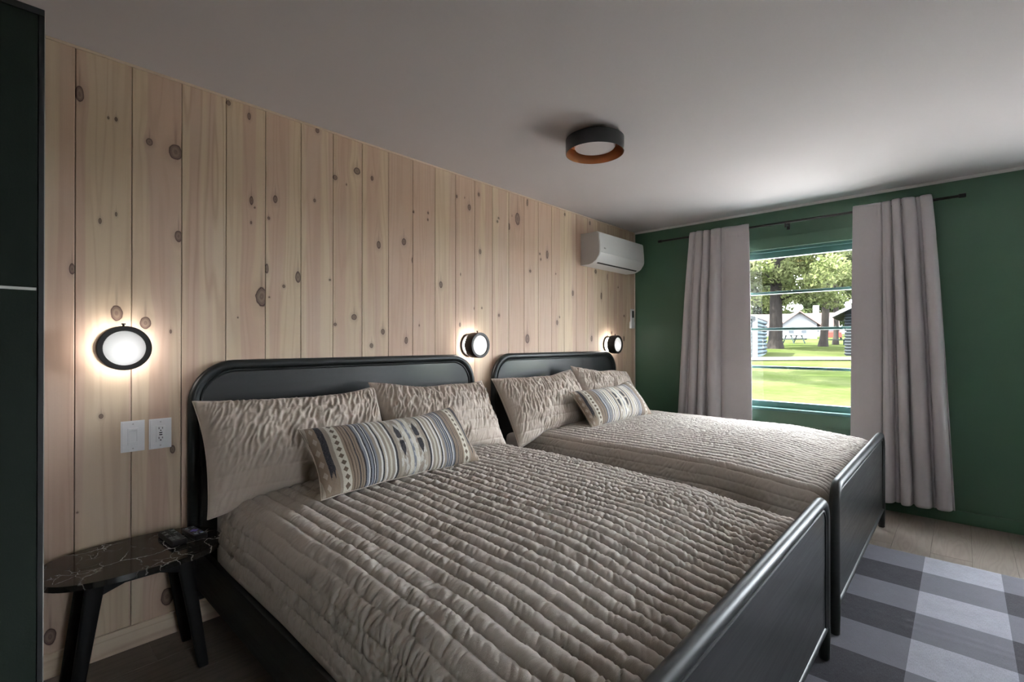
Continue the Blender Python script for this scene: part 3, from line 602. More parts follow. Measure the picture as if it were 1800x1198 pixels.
sham('crinkled taupe quilted pillow leaning right on the nearer headboard', (1.805, -0.285, 0.812), (-0.02, 0.50, 0.86), 0.85, 0.45, 0.19, 23, 0.04, -0.02, (0.03, 0.0, 0.0, -0.03))
sham('crinkled taupe quilted pillow leaning left on the farther headboard', (2.750, -0.300, 0.815), (0.02, 0.50, 0.86), 0.90, 0.46, 0.20, 53, -0.02, 0.02, (0.0, 0.02, -0.04, 0.0))
sham('crinkled taupe quilted pillow leaning right on the farther headboard', (3.640, -0.265, 0.820), (0.0, 0.42, 0.90), 0.84, 0.44, 0.19, 73, 0.02, -0.03, (0.03, -0.02, 0.0, -0.02))
for lab, loc, sd, yaw, roll, upv in (('long striped lumbar cushion with black motif on the nearer bed', (1.275, -0.625, 0.775), 5, 0.05, 0.012, (0, 0.62, 0.78)),
                     ('long striped lumbar cushion with black motif on the farther bed', (3.255, -0.545, 0.785), 15, -0.03, 0.0, (0, 0.62, 0.78))):
    p = pillow_mesh('lumbar_cushion', 0.86, 0.31, 0.17, sd, M['lumbar'], 'lumbar', (0.0, 0.025, 0.0, 0.0)); put(p, loc, upv, yaw, roll); tag(p, lab, 'cushion')

# ------------------------------------------------------------------ marble side table
q = NT('black_marble'); o = q.obj()
wp = q.n('ShaderNodeVectorMath', operation='ADD'); q.put(wp.inputs[0], o)
dn = q.n('ShaderNodeVectorMath', operation='SCALE'); q.put(dn.inputs[0], q.noise(o, 9, 4, 0.6, out=1)); dn.inputs['Scale'].default_value = 0.10; q.t.links.new(dn.outputs[0], wp.inputs[1])
def vein(scale, width, mlo, mhi, msc):
    vo = q.n('ShaderNodeTexVoronoi', feature='DISTANCE_TO_EDGE'); q.put(vo.inputs['Vector'], wp.outputs[0]); vo.inputs['Scale'].default_value = scale
    return q.math('MULTIPLY', q.maprange(vo.outputs['Distance'], 0.0, width, 1.0, 0.0), q.maprange(q.noise(o, msc, 2), mlo, mhi))
vv = q.math('MAXIMUM', vein(6.5, 0.020, 0.42, 0.60, 5.0), q.math('MULTIPLY', vein(17, 0.030, 0.52, 0.66, 7.0), 0.8))
c = q.mix(q.noise(o, 14, 4), (0.010, 0.010, 0.009), (0.024, 0.022, 0.020)); c = q.mix(vv, c, (0.58, 0.55, 0.51))
M['marble'] = q.fin(c, 0.12, 0, 0.6)
tb = thing('side_table', 'oval black marble topped side table with splayed black legs', 'table', (0.375, -0.222, 0)); TL = tb.location
a_, b_, ne = 0.276, 0.193, 2.6
def sup(k, n, a=a_, b=b_):
    t = 2 * PI * k / n; c, s = math.cos(t), math.sin(t)
    return (a * math.copysign(abs(c) ** (2 / ne), c), b * math.copysign(abs(s) ** (2 / ne), s))
prism('table_top', [sup(k, 72) for k in range(72)], 2, 0.441, 0.461, M['marble'], tb, 0.004, 30, 3)
legs = {}
for sx in (-1, 1):
    for sy in (-1, 1):
        top = Vector((sx * 0.128, sy * 0.105, 0.441)); bot = Vector((sx * 0.190, sy * 0.118, 0.0)); bm = bmesh.new(); rings = []
        for f, w, d in ((0.0, 0.034, 0.026), (0.03, 0.036, 0.028), (0.75, 0.050, 0.030), (1.0, 0.056, 0.032)):
            c = bot.lerp(top, f); r = []
            for k in range(12):
                t = 2 * PI * k / 12; cc, ss = math.cos(t), math.sin(t)
                r.append(bm.verts.new(c + Vector((w / 2 * math.copysign(abs(cc) ** 0.55, cc), d / 2 * math.copysign(abs(ss) ** 0.55, ss), 0))))
            rings.append(r)
        for A, B in zip(rings, rings[1:]):
            for k in range(12): bm.faces.new((A[k], A[(k + 1) % 12], B[(k + 1) % 12], B[k]))
        bm.faces.new(rings[0][::-1]); bm.faces.new(rings[-1]); from_bm('leg', bm, M['matte_black'], tb, auto=50)
for y in (-0.105, 0.105):
    pts = [(-0.13, 0.441), (0.13, 0.441), (0.142, 0.372), (0.05, 0.408), (-0.05, 0.408), (-0.142, 0.372)]
    prism('apron', pts, 1, y - 0.010, y + 0.010, M['matte_black'], tb, 0.002)
for x in (-0.13, 0.13):
    pts = [(-0.10, 0.441), (0.10, 0.441), (0.105, 0.395), (0, 0.412), (-0.105, 0.395)]
    prism('apron', pts, 0, x - 0.010, x + 0.010, M['matte_black'], tb, 0.002)

# remotes on the marble
def remote_at(name, label, loc, rz, w, l, t, tilt=0.0):
    r = thing(name, label, 'remote', loc, (0, tilt, rz)); body = box('body', (-w / 2, -l / 2, 0.0), (w / 2, l / 2, t), M['blackplastic'], r, 0.005, 3); return r, body
r1, b1 = remote_at('remote_control', 'black remote control with many grey buttons on the marble table', (0.497, -0.185, 0.462), 0.08, 0.052, 0.165, 0.021)
for i, yy in enumerate(np.linspace(0.066, -0.062, 9)):
    for j, xx in enumerate((-0.016, 0.0, 0.016)):
        big = i in (1, 3) and j != 1
        mat = M['button'] if big or (i > 5 and j < 2) else (M['dkbutton'] if (i + j) % 4 else M['blackplastic'])
        box('button', (xx - 0.0058, yy - (0.0045 if i < 6 else 0.0025), 0.0205), (xx + 0.0058, yy + (0.0045 if i < 6 else 0.0025), 0.0232), mat, r1, 0.001)
r2, b2 = remote_at('remote_control', 'small black remote with purple direction pad beside the bed', (0.570, -0.195, 0.462), 0.12, 0.046, 0.135, 0.020)
bm = bmesh.new(); bm_box(bm, (-0.014, -0.004, 0.0195), (0.014, 0.006, 0.0222), 0.001); bm_box(bm, (-0.005, -0.013, 0.0195), (0.005, 0.015, 0.0222), 0.001)
from_bm('direction_pad', bm, M['purple'], r2)
for (xx, yy, w, h, mt) in ((-0.011, 0.045, 0.010, 0.006, 'ltbutton'), (0.011, 0.045, 0.010, 0.006, 'ltbutton'), (-0.011, 0.027, 0.008, 0.004, 'button'), (0.011, 0.027, 0.008, 0.004, 'button'), (-0.012, -0.024, 0.008, 0.004, 'button'), (0, -0.024, 0.008, 0.004, 'button'), (0.012, -0.024, 0.008, 0.004, 'button'),
        (-0.010, -0.038, 0.013, 0.004, 'ltbutton'), (0.010, -0.038, 0.013, 0.004, 'purple'), (-0.010, -0.048, 0.013, 0.004, 'button'), (0.010, -0.048, 0.013, 0.004, 'ltbutton')):
    box('button', (xx - w / 2, yy - h / 2, 0.0195), (xx + w / 2, yy + h / 2, 0.0218), M[mt], r2, 0.0008)

# ------------------------------------------------------------------ tall cabinet at the left
cb = thing('tall_cabinet', 'tall dark green cabinet with split doors at the left edge', 'cabinet', (-0.34, -1.02, 0)); CL = cb.location
def cpart(name, lo, hi, m, bev=0.002, par=None): return box(name, tuple(Vector(lo) - CL), tuple(Vector(hi) - CL), m, par or cb, bev)
cpart('carcass', (-0.74, -1.278, 0.0), (0.0565, -0.76, 1.838), M['cabframe'])
cpart('door', (-0.74, -1.300, 1.352), (0.0555, -1.279, 1.838), M['cabinet'])
cpart('door', (-0.74, -1.300, 0.06), (0.0555, -1.279, 1.3465), M['cabinet'])
cpart('divider_strip', (-0.74, -1.296, 1.3468), (0.0545, -1.2795, 1.3517), M['strip'], 0)
cpart('side_panel', (0.0567, -1.300, 0.0), (0.0640, -0.76, 1.842), M['cabframe'], 0.001)
cpart('edge_strip', (0.0641, -1.300, 0.0), (0.0652, -0.76, 1.842), M['strip'], 0)
cpart('top_panel', (-0.74, -1.302, 1.8385), (0.0640, -0.76, 1.850), M['cabframe'], 0.001)

# ------------------------------------------------------------------ wall sconces
AX = Matrix.Rotation(PI / 2, 4, 'X')           # lathe axis +Z -> -Y (out of the wall)
def sconce(x, z, label):
    r = thing('wall_sconce', label, 'wall lamp', (x, 0, z), group='round black wall sconces')
    lathe('back_plate', [(0, 0.0005), (0.076, 0.0005), (0.077, 0.002), (0.077, 0.011), (0.075, 0.013), (0, 0.013)], M['bronze'], r, AX)
    lathe('light_core', [(0.064, 0.013), (0.064, 0.048)], M['glow'], r, AX)
    lathe('shade', [(0.0, 0.047), (0.084, 0.047), (0.0865, 0.050), (0.0865, 0.117), (0.0845, 0.120), (0.069, 0.120), (0.067, 0.117), (0.067, 0.112)], M['bronze'], r, AX)
    lathe('lens', [(0.068, 0.1125), (0.05, 0.1155), (0.025, 0.1170), (0, 0.1175)], M['lens'], r, AX)
    lathe('knob', [(0, 0), (0.004, 0), (0.004, 0.006), (0.007, 0.007), (0.007, 0.011), (0, 0.012)], M['bronze'], r, Matrix.Translation((0, -0.085, 0.086)), 16)
sconce(0.355, 1.232, 'round black wall sconce lit above the white wall switches')
sconce(2.258, 1.236, 'round black wall sconce lit between the two headboards')
sconce(4.050, 1.236, 'round black wall sconce lit near the room corner')

# ------------------------------------------------------------------ ceiling light
cl = thing('ceiling_light', 'round black drum ceiling light with copper lining, unlit', 'ceiling lamp', (2.275, -1.018, H))
DN = Matrix.Rotation(PI, 4, 'X')
lathe('mount', [(0, 0.0005), (0.118, 0.0005), (0.120, 0.003), (0.120, 0.024), (0, 0.024)], M['blackmetal'], cl, DN)
lathe('shade', [(0.1575, 0.020), (0.1595, 0.021), (0.1600, 0.024), (0.1600, 0.096), (0.1590, 0.0985), (0.1570, 0.0985)], M['blackmetal'], cl, DN, 72)
lathe('lining', [(0.1570, 0.0985), (0.1560, 0.096), (0.1560, 0.030), (0.112, 0.026)], M['copper'], cl, DN, 72)
lathe('diffuser', [(0.112, 0.025), (0.112, 0.062), (0.108, 0.068), (0.07, 0.073), (0.0, 0.075)], M['opal'], cl, DN, 64)

# ------------------------------------------------------------------ switch plates
def plate(name, label, cat, x, z):
    r = thing(name, label, cat, (x, 0, z))
    bm = bmesh.new(); bm_box(bm, (-0.0395, -0.006, -0.0635), (0.0395, -0.0004, 0.0635)); es = [e for e in bm.edges if all(v.co.y < -0.005 for v in e.verts)]
    bmesh.ops.bevel(bm, geom=es, offset=0.004, segments=2, affect='EDGES'); from_bm('cover_plate', bm, M['plastic'], r, auto=30)
    for s in (-1, 1): lathe('screw', [(0, 0.0062), (0.003, 0.0062), (0.0032, 0.0058)], M['plastic2'], r, Matrix.Translation((0, 0, s * 0.050)) @ AX, 12)
    return r
r = plate('dimmer_switch', 'white dimmer switch plate under the nearest sconce', 'switch', 0.3985, 0.868)
bm = bmesh.new()
for lo, hi in (((-0.0175, -0.010, 0.026), (0.0175, -0.006, 0.034)), ((-0.0175, -0.010, -0.034), (0.0175, -0.006, -0.022)), ((-0.0175, -0.010, -0.022), (-0.0125, -0.006, 0.026)), ((0.0115, -0.010, -0.022), (0.0175, -0.006, 0.026))): bm_box(bm, lo, hi, 0.0008)
from_bm('surround', bm, M['plastic'], r); prism('paddle', [(-0.0065, 0.025), (-0.0082, 0.023), (-0.0066, 0.002), (-0.0088, -0.021), (-0.006, -0.0215), (-0.006, 0.025)], 0, -0.012, 0.011, M['plastic'], r)
def outlet(label, x, z, gf=True):
    r = plate('power_outlet', label, 'outlet', x, z)
    fc = box('receptacle', (-0.0168, -0.0095, -0.0335), (0.0168, -0.0058, 0.0335), M['plastic'], r, 0.0008)
    for s in (-1, 1):
        zc = 0.0205 * s
        for xx, hh in ((-0.0062, 0.0042), (0.0062, 0.0034)): box('slot', (xx - 0.0011, -0.0099, zc + 0.003 - hh), (xx + 0.0011, -0.0094, zc + 0.003 + hh), M['dark'], fc)
        lathe('ground_hole', [(0, 0.0099), (0.0024, 0.0099), (0.0024, 0.0094)], M['dark'], fc, Matrix.Translation((0, 0, zc - 0.0065)) @ AX, 12)
        if gf: box('test_button', (-0.0055, -0.0107, s * 0.0042 - 0.0021), (0.0055, -0.0094, s * 0.0042 + 0.0021), M['dark'], fc, 0.0004)
outlet('white wall outlet with black test buttons beside the dimmer switch', 0.492, 0.867)
outlet('white wall outlet in the gap between the two beds', 2.388, 0.866, False)

# ------------------------------------------------------------------ air conditioner, corner remote
ac = thing('air_conditioner', 'white split air conditioner high on the pine wall', 'air conditioner', (4.0, 0, 1.945)); A0, A1 = -0.395, 0.405
prof = [(-0.0005, 0.0), (-0.0005, 0.283), (-0.165, 0.283), (-0.182, 0.276), (-0.190, 0.262), (-0.198, 0.16), (-0.200, 0.095), (-0.193, 0.072), (-0.165, 0.034), (-0.125, 0.010), (-0.09, 0.0)]
prism('body', prof, 0, A0, A1, M['plastic'], ac, 0.003, 40)
fp = [(-0.150, 0.2845), (-0.168, 0.2845), (-0.186, 0.278), (-0.1935, 0.263), (-0.2015, 0.16), (-0.2035, 0.098), (-0.196, 0.098), (-0.190, 0.16), (-0.182, 0.262), (-0.165, 0.277), (-0.150, 0.279)]
pn_ = prism('front_panel', fp, 0, A0 + 0.004, A1 - 0.004, M['plastic'], ac, 0.001, 40)
lv = [(-0.2032, 0.094), (-0.1960, 0.0715), (-0.168, 0.0335), (-0.148, 0.0195), (-0.146, 0.024), (-0.163, 0.037), (-0.190, 0.073), (-0.197, 0.094)]
prism('louver', lv, 0, A0 + 0.004, A1 - 0.004, M['plastic'], ac, 0.0006, 40)
prism('air_slot', [(-0.1495, 0.0203), (-0.1340, 0.0125), (-0.1335, 0.0135), (-0.149, 0.0213)], 0, A0 + 0.05, A1 - 0.05, M['dark'], ac)
for s, xx in ((-1, A0), (1, A1)): prism('end_cap', [(p[0] * 0.995 if p[0] < -0.01 else -0.002, 0.14 + (p[1] - 0.14) * 0.99) for p in prof], 0, xx - 0.004 if s < 0 else xx - 0.0005, xx + 0.0005 if s < 0 else xx + 0.004, M['plastic2'] if s < 0 else M['plastic'], ac, 0.0015, 40)
for k, (dx, h_) in enumerate(((0.0, 0.012), (0.008, 0.009), (0.016, 0.012), (0.026, 0.006))): box('logo_mark', (A0 + 0.065 + dx, -0.2035, 0.135), (A0 + 0.069 + dx, -0.2020, 0.135 + h_), M['button'], pn_)
rm = thing('remote_holder', 'slim white remote in a wall cradle beside the corner', 'remote', (4.505, 0, 1.40))
box('cradle', (-0.034, -0.026, 0.0), (0.034, -0.0005, 0.070), M['plastic'], rm, 0.003); rb = box('remote_body', (-0.027, -0.023, 0.012), (0.027, -0.005, 0.200), M['plastic'], rm, 0.004)
box('screen', (-0.020, -0.0242, 0.110), (0.020, -0.0225, 0.180), M['blackplastic'], rb, 0.001)

# ------------------------------------------------------------------ curtain rod and curtains
RXX, RZ_ = 4.490, 2.252
rod = thing('curtain_rod', 'thin dark bronze curtain rod above the window', 'curtain rod', (RXX, -1.42, RZ_))
tube('rod', [(0, -1.075, 0), (0, 1.075, 0)], 0.0095, M['bronze'], rod, 16)
for s in (-1, 1): lathe('finial', [(0, 0), (0.013, 0), (0.0145, 0.002), (0.0145, 0.034), (0.0125, 0.038), (0, 0.038)], M['bronze'], rod, Matrix.Translation((0, s * 1.072, 0)) @ Matrix.Rotation(-s * PI / 2, 4, 'X'), 20)
for yb in (-0.016, 0.62, -0.72):
    bm = bmesh.new(); bm_box(bm, (RX - RXX - 0.006, yb - 0.012, -0.045), (RX - RXX, yb + 0.012, 0.03), 0.002); bm_box(bm, (-0.012, yb - 0.006, -0.018), (RX - RXX - 0.004, yb + 0.006, -0.0105), 0.001); bm_box(bm, (-0.013, yb - 0.006, -0.044), (-0.006, yb + 0.006, -0.010), 0.001)
    from_bm('bracket', bm, M['bronze'], rod)
def curtain(label, top, bot, zt, zb, folds, seed, flat_lo, flat_hi):
    """top/bot: (y at u=0, y at u=1); folds: list of (centre u, width, depth) towards the room"""
    nu, nv = 260, 120; u = np.linspace(0, 1, nu); v = np.linspace(0, 1, nv); Ug, Vg = np.meshgrid(u, v, indexing='ij')      # v 0 top
    ease = Vg ** 0.8
    y0 = top[0] + (bot[0] - top[0]) * ease; y1 = top[1] + (bot[1] - top[1]) * ease
    Uw = Ug.copy(); dep = np.zeros_like(Ug)
    for c, w, d, drift in folds:
        cc = c + drift * Vg; x = (Ug - cc) / (w * 1.15); g = np.sqrt(np.clip(1 - x ** 2, 0, 1)) * 1.0 - 0.35 * np.exp(-((np.abs(x) - 1.0) / 0.22) ** 2)
        dep += d * (0.45 + 0.55 * sstep(0.0, 0.35, Vg)) * g; Uw += 0.20 * w * x * np.exp(-x ** 2) * 0.7
    dep += 0.006 * pn(Ug * 5 + 2, Vg * 1.6, seed) + 0.0022 * pn(Ug * 14, Vg * 3.0, seed + 1) * (0.4 + 0.6 * Vg) + 0.0008 * pn(Ug * 8 + Vg * 9, Vg * 14 - Ug * 5, seed + 2)
    pocket = np.exp(-((Vg - 0.018) / 0.017) ** 2)      # rod pocket
    gath = np.exp(-((Vg - 0.036) / 0.006) ** 2)
    dep += 0.007 * pocket - 0.004 * gath * np.abs(np.sin(Ug * 55 + 3 * pn(Ug * 8, Vg * 0, seed)))
    Y = y0 + (y1 - y0) * Uw; X = RXX - 0.012 - dep
    Z = zt + (zb[0] + (zb[1] - zb[0]) * Ug - zt) * Vg + 0.004 * pn(Ug * 7, Vg * 2, seed + 4) * (Vg > 0.5) + 0.010 * (pn(Ug * 4, Vg * 0, seed + 5)) * (1 - Vg)
    hem = np.exp(-((Vg - 0.955) / 0.004) ** 2); X += 0.0025 * hem
    o = grid_mesh('curtain', np.stack([X, Y, Z], -1), M['curtain'])
    s = o.modifiers.new('cloth_thickness', 'SOLIDIFY'); s.thickness = 0.003; s.offset = 0
    tag(o, label, 'curtain'); return o
curtain('grey curtain hanging left of the window behind the farther bed', (-0.640, -1.150), (-0.505, -1.176), 2.285, (0.12, 0.10),
        [(0.02, 0.05, 0.030, 0.0), (0.17, 0.055, 0.040, 0.03), (0.30, 0.05, 0.050, 0.03), (0.455, 0.075, 0.060, 0.07), (0.80, 0.16, 0.012, 0)], 3, 0.5, 1.0)
curtain('grey curtain hanging right of the window down to the floor', (-1.905, -2.352), (-1.885, -2.468), 2.290, (0.085, 0.105),
        [(0.16, 0.20, 0.020, 0.04), (0.43, 0.05, 0.045, -0.05), (0.56, 0.05, 0.060, 0.0), (0.72, 0.07, 0.055, 0.0), (0.93, 0.06, 0.050, -0.02)], 21, 0.0, 0.45)

# ------------------------------------------------------------------ outdoors beyond the window
FX, FYd = math.cos(YAW), math.sin(YAW); GX, GY_ = math.sin(YAW), -math.cos(YAW)
def gz(x, y): return -0.30 + 0.033 * (FX * x + FYd * (y + 2.507))
def at(depth, right): return Vector((FX * depth + GX * right, -2.507 + FYd * depth + GY_ * right))     # metres ahead of / beside the door step
q = NT('lawn_grass'); o = q.obj()
n1 = q.noise(o, 0.35, 4, 0.6); n2 = q.noise(o, 4.0, 4, 0.7); n3 = q.noise(q.mapping(o, (26, 26, 1)), 1.0, 3, 0.7)
c = q.mix(q.maprange(n1, 0.35, 0.65), (0.0120, 0.0165, 0.0048), (0.0185, 0.0212, 0.0090)); c = q.mix(q.maprange(n2, 0.4, 0.7, 0, 0.5), c, (0.0075, 0.0120, 0.0030)); c = q.mix(q.maprange(n3, 0.5, 0.7, 0, 0.5), c, (0.0215, 0.0225, 0.0120))
q.bump(n2, 0.3, 0.05); M['lawn'] = q.fin(c, 1.0, 0, 0.0)
U, V = np.meshgrid(np.linspace(-60, 130, 60), np.linspace(-90, 90, 60), indexing='ij')
g = grid_mesh('ground', np.stack([U, V, gz(U, V) + 0.06 * pn(U / 7, V / 7, 3) * sstep(9, 14, np.hypot(U - 1.5, V + 2))], -1), M['lawn']); structure(g)
U, V = np.meshgrid(np.linspace(RX + WT + 0.05, 10.5, 20), np.linspace(-9, 4, 30), indexing='ij')
structure(grid_mesh('bounce_terrace', np.stack([U, V, gz(U, V) + 0.04], -1), simple('pale_bounce_paving', (0.55, 0.52, 0.51), 0.9, 0, 0.06, 3, 0.2, 40)))  # unseen pale paving, added to bounce daylight up to the ceiling
U, V = np.meshgrid(np.linspace(21.8, 24.2, 6), np.linspace(-40, 40, 60), indexing='ij'); V0 = V; U = U + 0.8 * pn(V / 9, V * 0, 2)
PX, PY = FX * U + GX * V, -2.507 + FYd * U + GY_ * V
structure(grid_mesh('path', np.stack([PX, PY, gz(PX, PY) + 0.06 * pn(PX / 7, PY / 7, 3) + 0.05], -1), simple('pale_gravel', (0.0450, 0.0420, 0.0390), 1.0, 0, 0.2, 9, 0.4, 30, spec=0.0)))
def leafmat(name, a, b):
    q = NT(name); o = q.obj(); c = q.mix(q.maprange(q.noise(o, 1.1, 3), 0.35, 0.65), a, b)
    c = q.mix(q.maprange(q.noise(o, 7, 2), 0.4, 0.7, 0, 0.5), c, [min(1, x * 1.5) for x in b])
    q.fin(c, 0.9, 0, 0.03); tr = q.n('ShaderNodeBsdfTranslucent'); q.put(tr.inputs[0], c); mx = q.n('ShaderNodeMixShader'); mx.inputs[0].default_value = 0.35
    q.t.links.new(q.b.outputs[0], mx.inputs[1]); q.t.links.new(tr.outputs[0], mx.inputs[2]); q.t.links.new(mx.outputs[0], q.out.inputs[0]); return q.m
M['leafA'] = leafmat('maple_leaves', (0.0250, 0.0330, 0.0095), (0.0480, 0.0530, 0.0230)); M['leafB'] = leafmat('fir_needles', (0.0190, 0.0260, 0.0115), (0.0370, 0.0410, 0.0210))
M['leafC'] = leafmat('distant_leaves', (0.0125, 0.0185, 0.0065), (0.0225, 0.0270, 0.0125))
q = NT('tree_bark'); o = q.obj(); n = q.noise(q.mapping(o, (9, 9, 1.6)), 1.0, 4, 0.6); q.bump(n, 0.8, 0.06)
M['bark'] = q.fin(q.mix(n, (0.0042, 0.0036, 0.0033), (0.0144, 0.0126, 0.0114)), 1.0, 0, 0.02)
def leaves(name, centres, n, size, mat, par, seed, droop=0.0):
    rng = np.random.RandomState(seed); C = np.array([c[:3] for c in centres]); Rr = np.array([c[3:6] for c in centres]); vol = np.prod(Rr, 1); pick = rng.choice(len(C), n, p=vol / vol.sum())
    d = rng.normal(size=(n, 3)); d /= np.linalg.norm(d, axis=1, keepdims=True); p = C[pick] + d * Rr[pick] * (rng.rand(n, 1) ** 0.45)
    a = rng.normal(size=(n, 3)); a[:, 2] -= droop; a /= np.linalg.norm(a, axis=1, keepdims=True); b = np.cross(a, rng.normal(size=(n, 3))); b /= np.linalg.norm(b, axis=1, keepdims=True)
    nn = np.cross(a, b); s = size * (0.6 + 0.8 * rng.rand(n, 1))
    v = np.stack([p - a * s, p + b * s * 0.5 + nn * s * 0.15, p + a * s, p - b * s * 0.5 + nn * s * 0.15], 1).reshape(-1, 3); F = np.arange(4 * n).reshape(n, 4)
    o = np_mesh(name, v, F, mat, par, smooth=False); o['kind'] = 'stuff'; return o
def tree(label, depth, right, r0, r1, h, centres, n, size, mat, seed, lean=(0, 0), droop=0.0, branches=6, group='trees on the lawn'):
    xy = at(depth, right); z = gz(xy.x, xy.y); t = thing('tree', label, 'tree', (xy.x, xy.y, z), group=group); rnd = random.Random(seed)
    hs = [(-0.25, 1.5), (0.15, 1.35), (0.6, 1.08), (1.6, 1.0), (h * 0.5, 0.85), (h, 0.35)]
    path = [(lean[0] * max(k, 0) / h + 0.03 * math.sin(k * 1.7), lean[1] * max(k, 0) / h + 0.03 * math.cos(k * 2.1), k) for k, _ in hs]
    tube('trunk', path, [r0 * f for _, f in hs], M['bark'], t, 16)
    for k in range(branches):
        zb = h * rnd.uniform(0.35, 0.85); a = rnd.uniform(0, 2 * PI); L = h * rnd.uniform(0.18, 0.34); bx0 = lean[0] * zb / h; by0 = lean[1] * zb / h
        tube('branch', [(bx0, by0, zb), (bx0 + math.cos(a) * L * 0.5, by0 + math.sin(a) * L * 0.5, zb + L * (0.22 - droop * 0.2)), (bx0 + math.cos(a) * L, by0 + math.sin(a) * L, zb + L * (0.35 - droop * 0.45))], [r0 * 0.25, r0 * 0.15, r0 * 0.05], M['bark'], t, 8)
    leaves('foliage', centres, n, size, mat, t, seed, droop); return t
rnd = random.Random(5)
def blob(n, rx, z0, z1, r):
    return [(rnd.uniform(-rx, rx), rnd.uniform(-rx, rx), rnd.uniform(z0, z1), r * rnd.uniform(0.7, 1.2), r * rnd.uniform(0.7, 1.2), r * rnd.uniform(0.5, 0.8)) for _ in range(n)]
tree('broad leafy tree with thick trunk beside the blue cabin', 34, 18.5, 0.42, 0, 9, blob(60, 4.4, 3.4, 11, 1.25), 26000, 0.13, M['leafA'], 1)
tree('leafy tree overhanging the window view beside the left curtain', 15, 4.6, 0.22, 0, 6, blob(34, 2.3, 3.3, 7.5, 0.9), 9000, 0.10, M['leafA'], 8)
def cone(n, z0, z1, r0):
    out = []
    for k in range(n):
        f = rnd.random(); a = rnd.uniform(0, 2 * PI); R_ = r0 * (1 - f) + 0.5; q_ = R_ * rnd.uniform(0.3, 1.0)
        out.append((math.cos(a) * q_, math.sin(a) * q_, z0 + (z1 - z0) * f - 0.25 * q_, 0.75, 0.75, 0.28))
    return out
tree('tall conifer with leaning trunk right of the picnic table', 38, 24.45, 0.27, 0, 14, cone(90, 4.2, 16, 4.0), 22000, 0.13, M['leafB'], 2, (0.55, -0.5), 0.8)
tree('slim conifer trunk in front of the parked red car', 42, 28.1, 0.20, 0, 13, cone(70, 4.6, 15, 3.4), 14000, 0.14, M['leafB'], 4, (0, 0), 0.8)
for lab, dp, rt_, hh in (('round pale tree far behind the blue cabin', 98, 44, 19), ('round pale tree far behind the white house', 102, 54.5, 21), ('round pale tree far behind the white chimney', 99, 65, 19), ('round pale tree far behind the slim conifer', 103, 75.5, 22), ('round pale tree far behind the slate cabin', 100, 86, 20)):
    tree(lab, dp, rt_, 0.35, 0, hh * 0.7, blob(44, 4.2, 2.2, hh, 2.0), 11000, 0.55, M['leafC'], int(rt_), branches=4, group='trees far behind the houses')
# houses
M['siding'] = simple('white_clapboard', (0.0660, 0.0660, 0.0690), 0.7, 0, 0.04, spec=0.02); M['pinkroof'] = simple('faded_red_shingle', (0.0450, 0.0300, 0.0282), 0.9, 0, 0.15, 3, spec=0.02); M['bluelog'] = simple('blue_grey_log_siding', (0.0210, 0.0300, 0.0348), 0.7, 0, 0.08, 2, spec=0.02)
M['darklap'] = simple('slate_lap_siding', (0.0084, 0.0096, 0.0108), 0.7, 0, 0.1, 2, spec=0.02); M['pane_far'] = simple('dark_far_pane', (0.0180, 0.0210, 0.0240), 0.3, spec=0.02); M['red'] = simple('red_car_paint', (0.0600, 0.0108, 0.0090), 0.35, 0, 0.05, spec=0.02); M['grey_wood'] = simple('weathered_table_wood', (0.0102, 0.0138, 0.0132), 0.8, 0, 0.2, spec=0.02)
def facing(): return YAW - PI / 2
def house(label, depth, right, w, l, h, rise, wall, roofm, rot=0.0, cat='house', course=None, e=0.45):
    xy = at(depth, right); t = thing('house', label, cat, (xy.x, xy.y, gz(xy.x, xy.y) - 0.1), (0, 0, YAW - PI / 2 + rot))
    box('wall', (-w / 2, 0, 0), (w / 2, l, h), wall, t); prism('gable', [(-w / 2, h), (w / 2, h), (0, h + rise)], 1, 0.0, 0.12, wall, t)
    sl = rise / (w / 2)
    for s in (-1, 1): prism('roof', [(0, h + rise + 0.12), (s * (w / 2 + e), h - e * sl + 0.12), (s * (w / 2 + e), h - e * sl - 0.06), (0, h + rise - 0.06)], 1, -0.5, l + 0.5, roofm, t)
    if course:
        bm = bmesh.new()
        for k in range(int(h / course)):
            z = k * course + 0.02
            bm_tube(bm, [(-w / 2 - 0.02, -0.02, z + course / 2), (w / 2 + 0.02, -0.02, z + course / 2)], course * 0.48, 8)
            for s in (-1, 1): bm_tube(bm, [(s * (w / 2 + 0.02), 0.0, z + course / 2), (s * (w / 2 + 0.02), l, z + course / 2)], course * 0.48, 8)
        o = from_bm('siding', bm, wall, t, smooth=True); o['kind'] = 'stuff'
    return t
hs_ = house('small white house with faded red roof behind the picnic table', 62, 36.8, 3.9, 7, 2.1, 1.5, M['siding'], M['pinkroof'], -0.40)
for x in (-0.9, 0.5):
    f = box('window', (x - 0.35, -0.06, 0.75), (x + 0.35, -0.005, 1.55), M['siding'], hs_); box('pane', (x - 0.28, -0.075, 0.82), (x + 0.28, -0.06, 1.48), M['pane_far'], f)
box('chimney', (1.75, 1.0, 1.0), (2.35, 1.6, 4.4), M['siding'], hs_, 0.01)
h2 = house('long low house with faded red roof behind the conifers', 78, 52.0, 6.0, 12, 1.9, 1.9, M['siding'], M['pinkroof'], PI / 2 - 0.55)
bh = house('blue grey log cabin partly behind the left curtain', 25.5, 9.75, 5.4, 5, 2.0, 1.0, M['bluelog'], M['darklap'], -0.58, 'cabin', 0.20, 0.08)
box('corner_post', (2.64, -0.16, 0), (2.86, 0.06, 2.2), M['siding'], bh, 0.01)
dh = house('dark slate cabin with pale eave beside the right curtain', 24.2, 20.35, 6.0, 6, 2.6, 1.6, M['darklap'], M['siding'], -0.66, 'cabin', 0.16, 0.62)
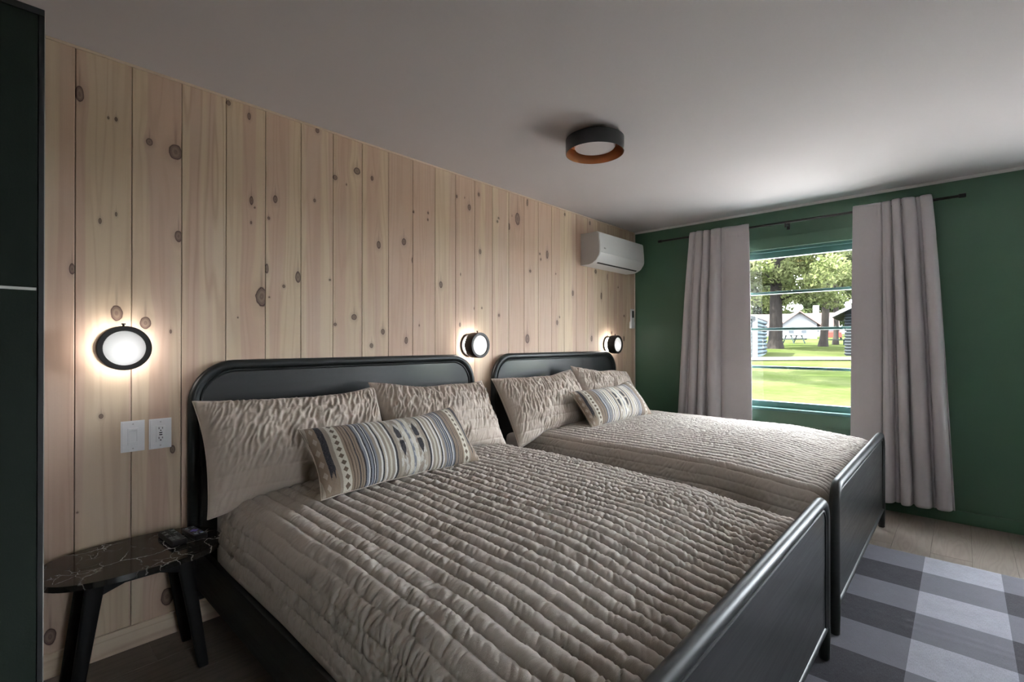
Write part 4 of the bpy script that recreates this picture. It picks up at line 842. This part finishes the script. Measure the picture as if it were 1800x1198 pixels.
# picnic table, bench and car
def plankset(t, items, mat):
    for nm, lo, hi in items: box(nm, lo, hi, mat, t, 0.004)
def picnic(label, depth, right):
    xy = at(depth, right); t = thing('picnic_table', label, 'picnic table', (xy.x, xy.y, gz(xy.x, xy.y)), (0, 0, YAW - PI / 2 + 0.25))
    plankset(t, [('top_plank', (-0.95, -0.36 + 0.148 * k, 0.72), (0.95, -0.23 + 0.148 * k, 0.76)) for k in range(5)] + [('seat_plank', (-0.95, s * 0.72 - 0.13, 0.42), (0.95, s * 0.72 + 0.13, 0.46)) for s in (-1, 1)], M['grey_wood'])
    for x in (-0.6, 0.6):
        for s in (-1, 1): tube('leg', [(x, s * 0.28, 0.73), (x, s * 0.66, -0.03)], 0.055, M['grey_wood'], t, 6)
        box('crossbar', (x - 0.03, -0.84, 0.34), (x + 0.03, 0.84, 0.42), M['grey_wood'], t)
picnic('weathered picnic table on the lawn before the white house', 45, 26.2)
xy = at(41, 27.4); t = thing('garden_bench', 'low wooden bench on the lawn by the slim conifer', 'bench', (xy.x, xy.y, gz(xy.x, xy.y)), (0, 0, YAW - PI / 2))
plankset(t, [('seat_plank', (-1.1, -0.17, 0.42), (1.1, 0.17, 0.48)), ('leg', (-0.85, -0.15, -0.03), (-0.75, 0.15, 0.42)), ('leg', (0.75, -0.15, -0.03), (0.85, 0.15, 0.42))], M['grey_wood'])
xy = at(56, 37.2); t = thing('parked_car', 'red car parked behind the slim conifer', 'car', (xy.x, xy.y, gz(xy.x, xy.y) + 0.02), (0, 0, YAW - 0.59))
prism('body', [(-1.9, 0.3), (1.9, 0.3), (1.9, 0.72), (1.2, 0.85), (0.8, 0.9), (0.4, 1.35), (-0.9, 1.38), (-1.5, 0.92), (-1.9, 0.85)], 1, -0.8, 0.8, M['red'], t, 0.05)
box('rear_window', (-1.42, -0.6, 0.98), (-1.05, 0.6, 1.30), M['pane_far'], t, 0.02)
prism('window', [(0.62, 0.93), (0.32, 1.28), (-0.82, 1.30), (-1.25, 0.95)], 1, -0.815, -0.79, M['pane_far'], t)
for x in (-1.2, 1.2):
    for y in (-0.8, 0.62): lathe('wheel', [(0, 0), (0.30, 0), (0.32, 0.03), (0.32, 0.16), (0.30, 0.18), (0, 0.18)], M['dark'], t, Matrix.Translation((x, y, 0.31)) @ Matrix.Rotation(-PI / 2, 4, 'X'), 20)
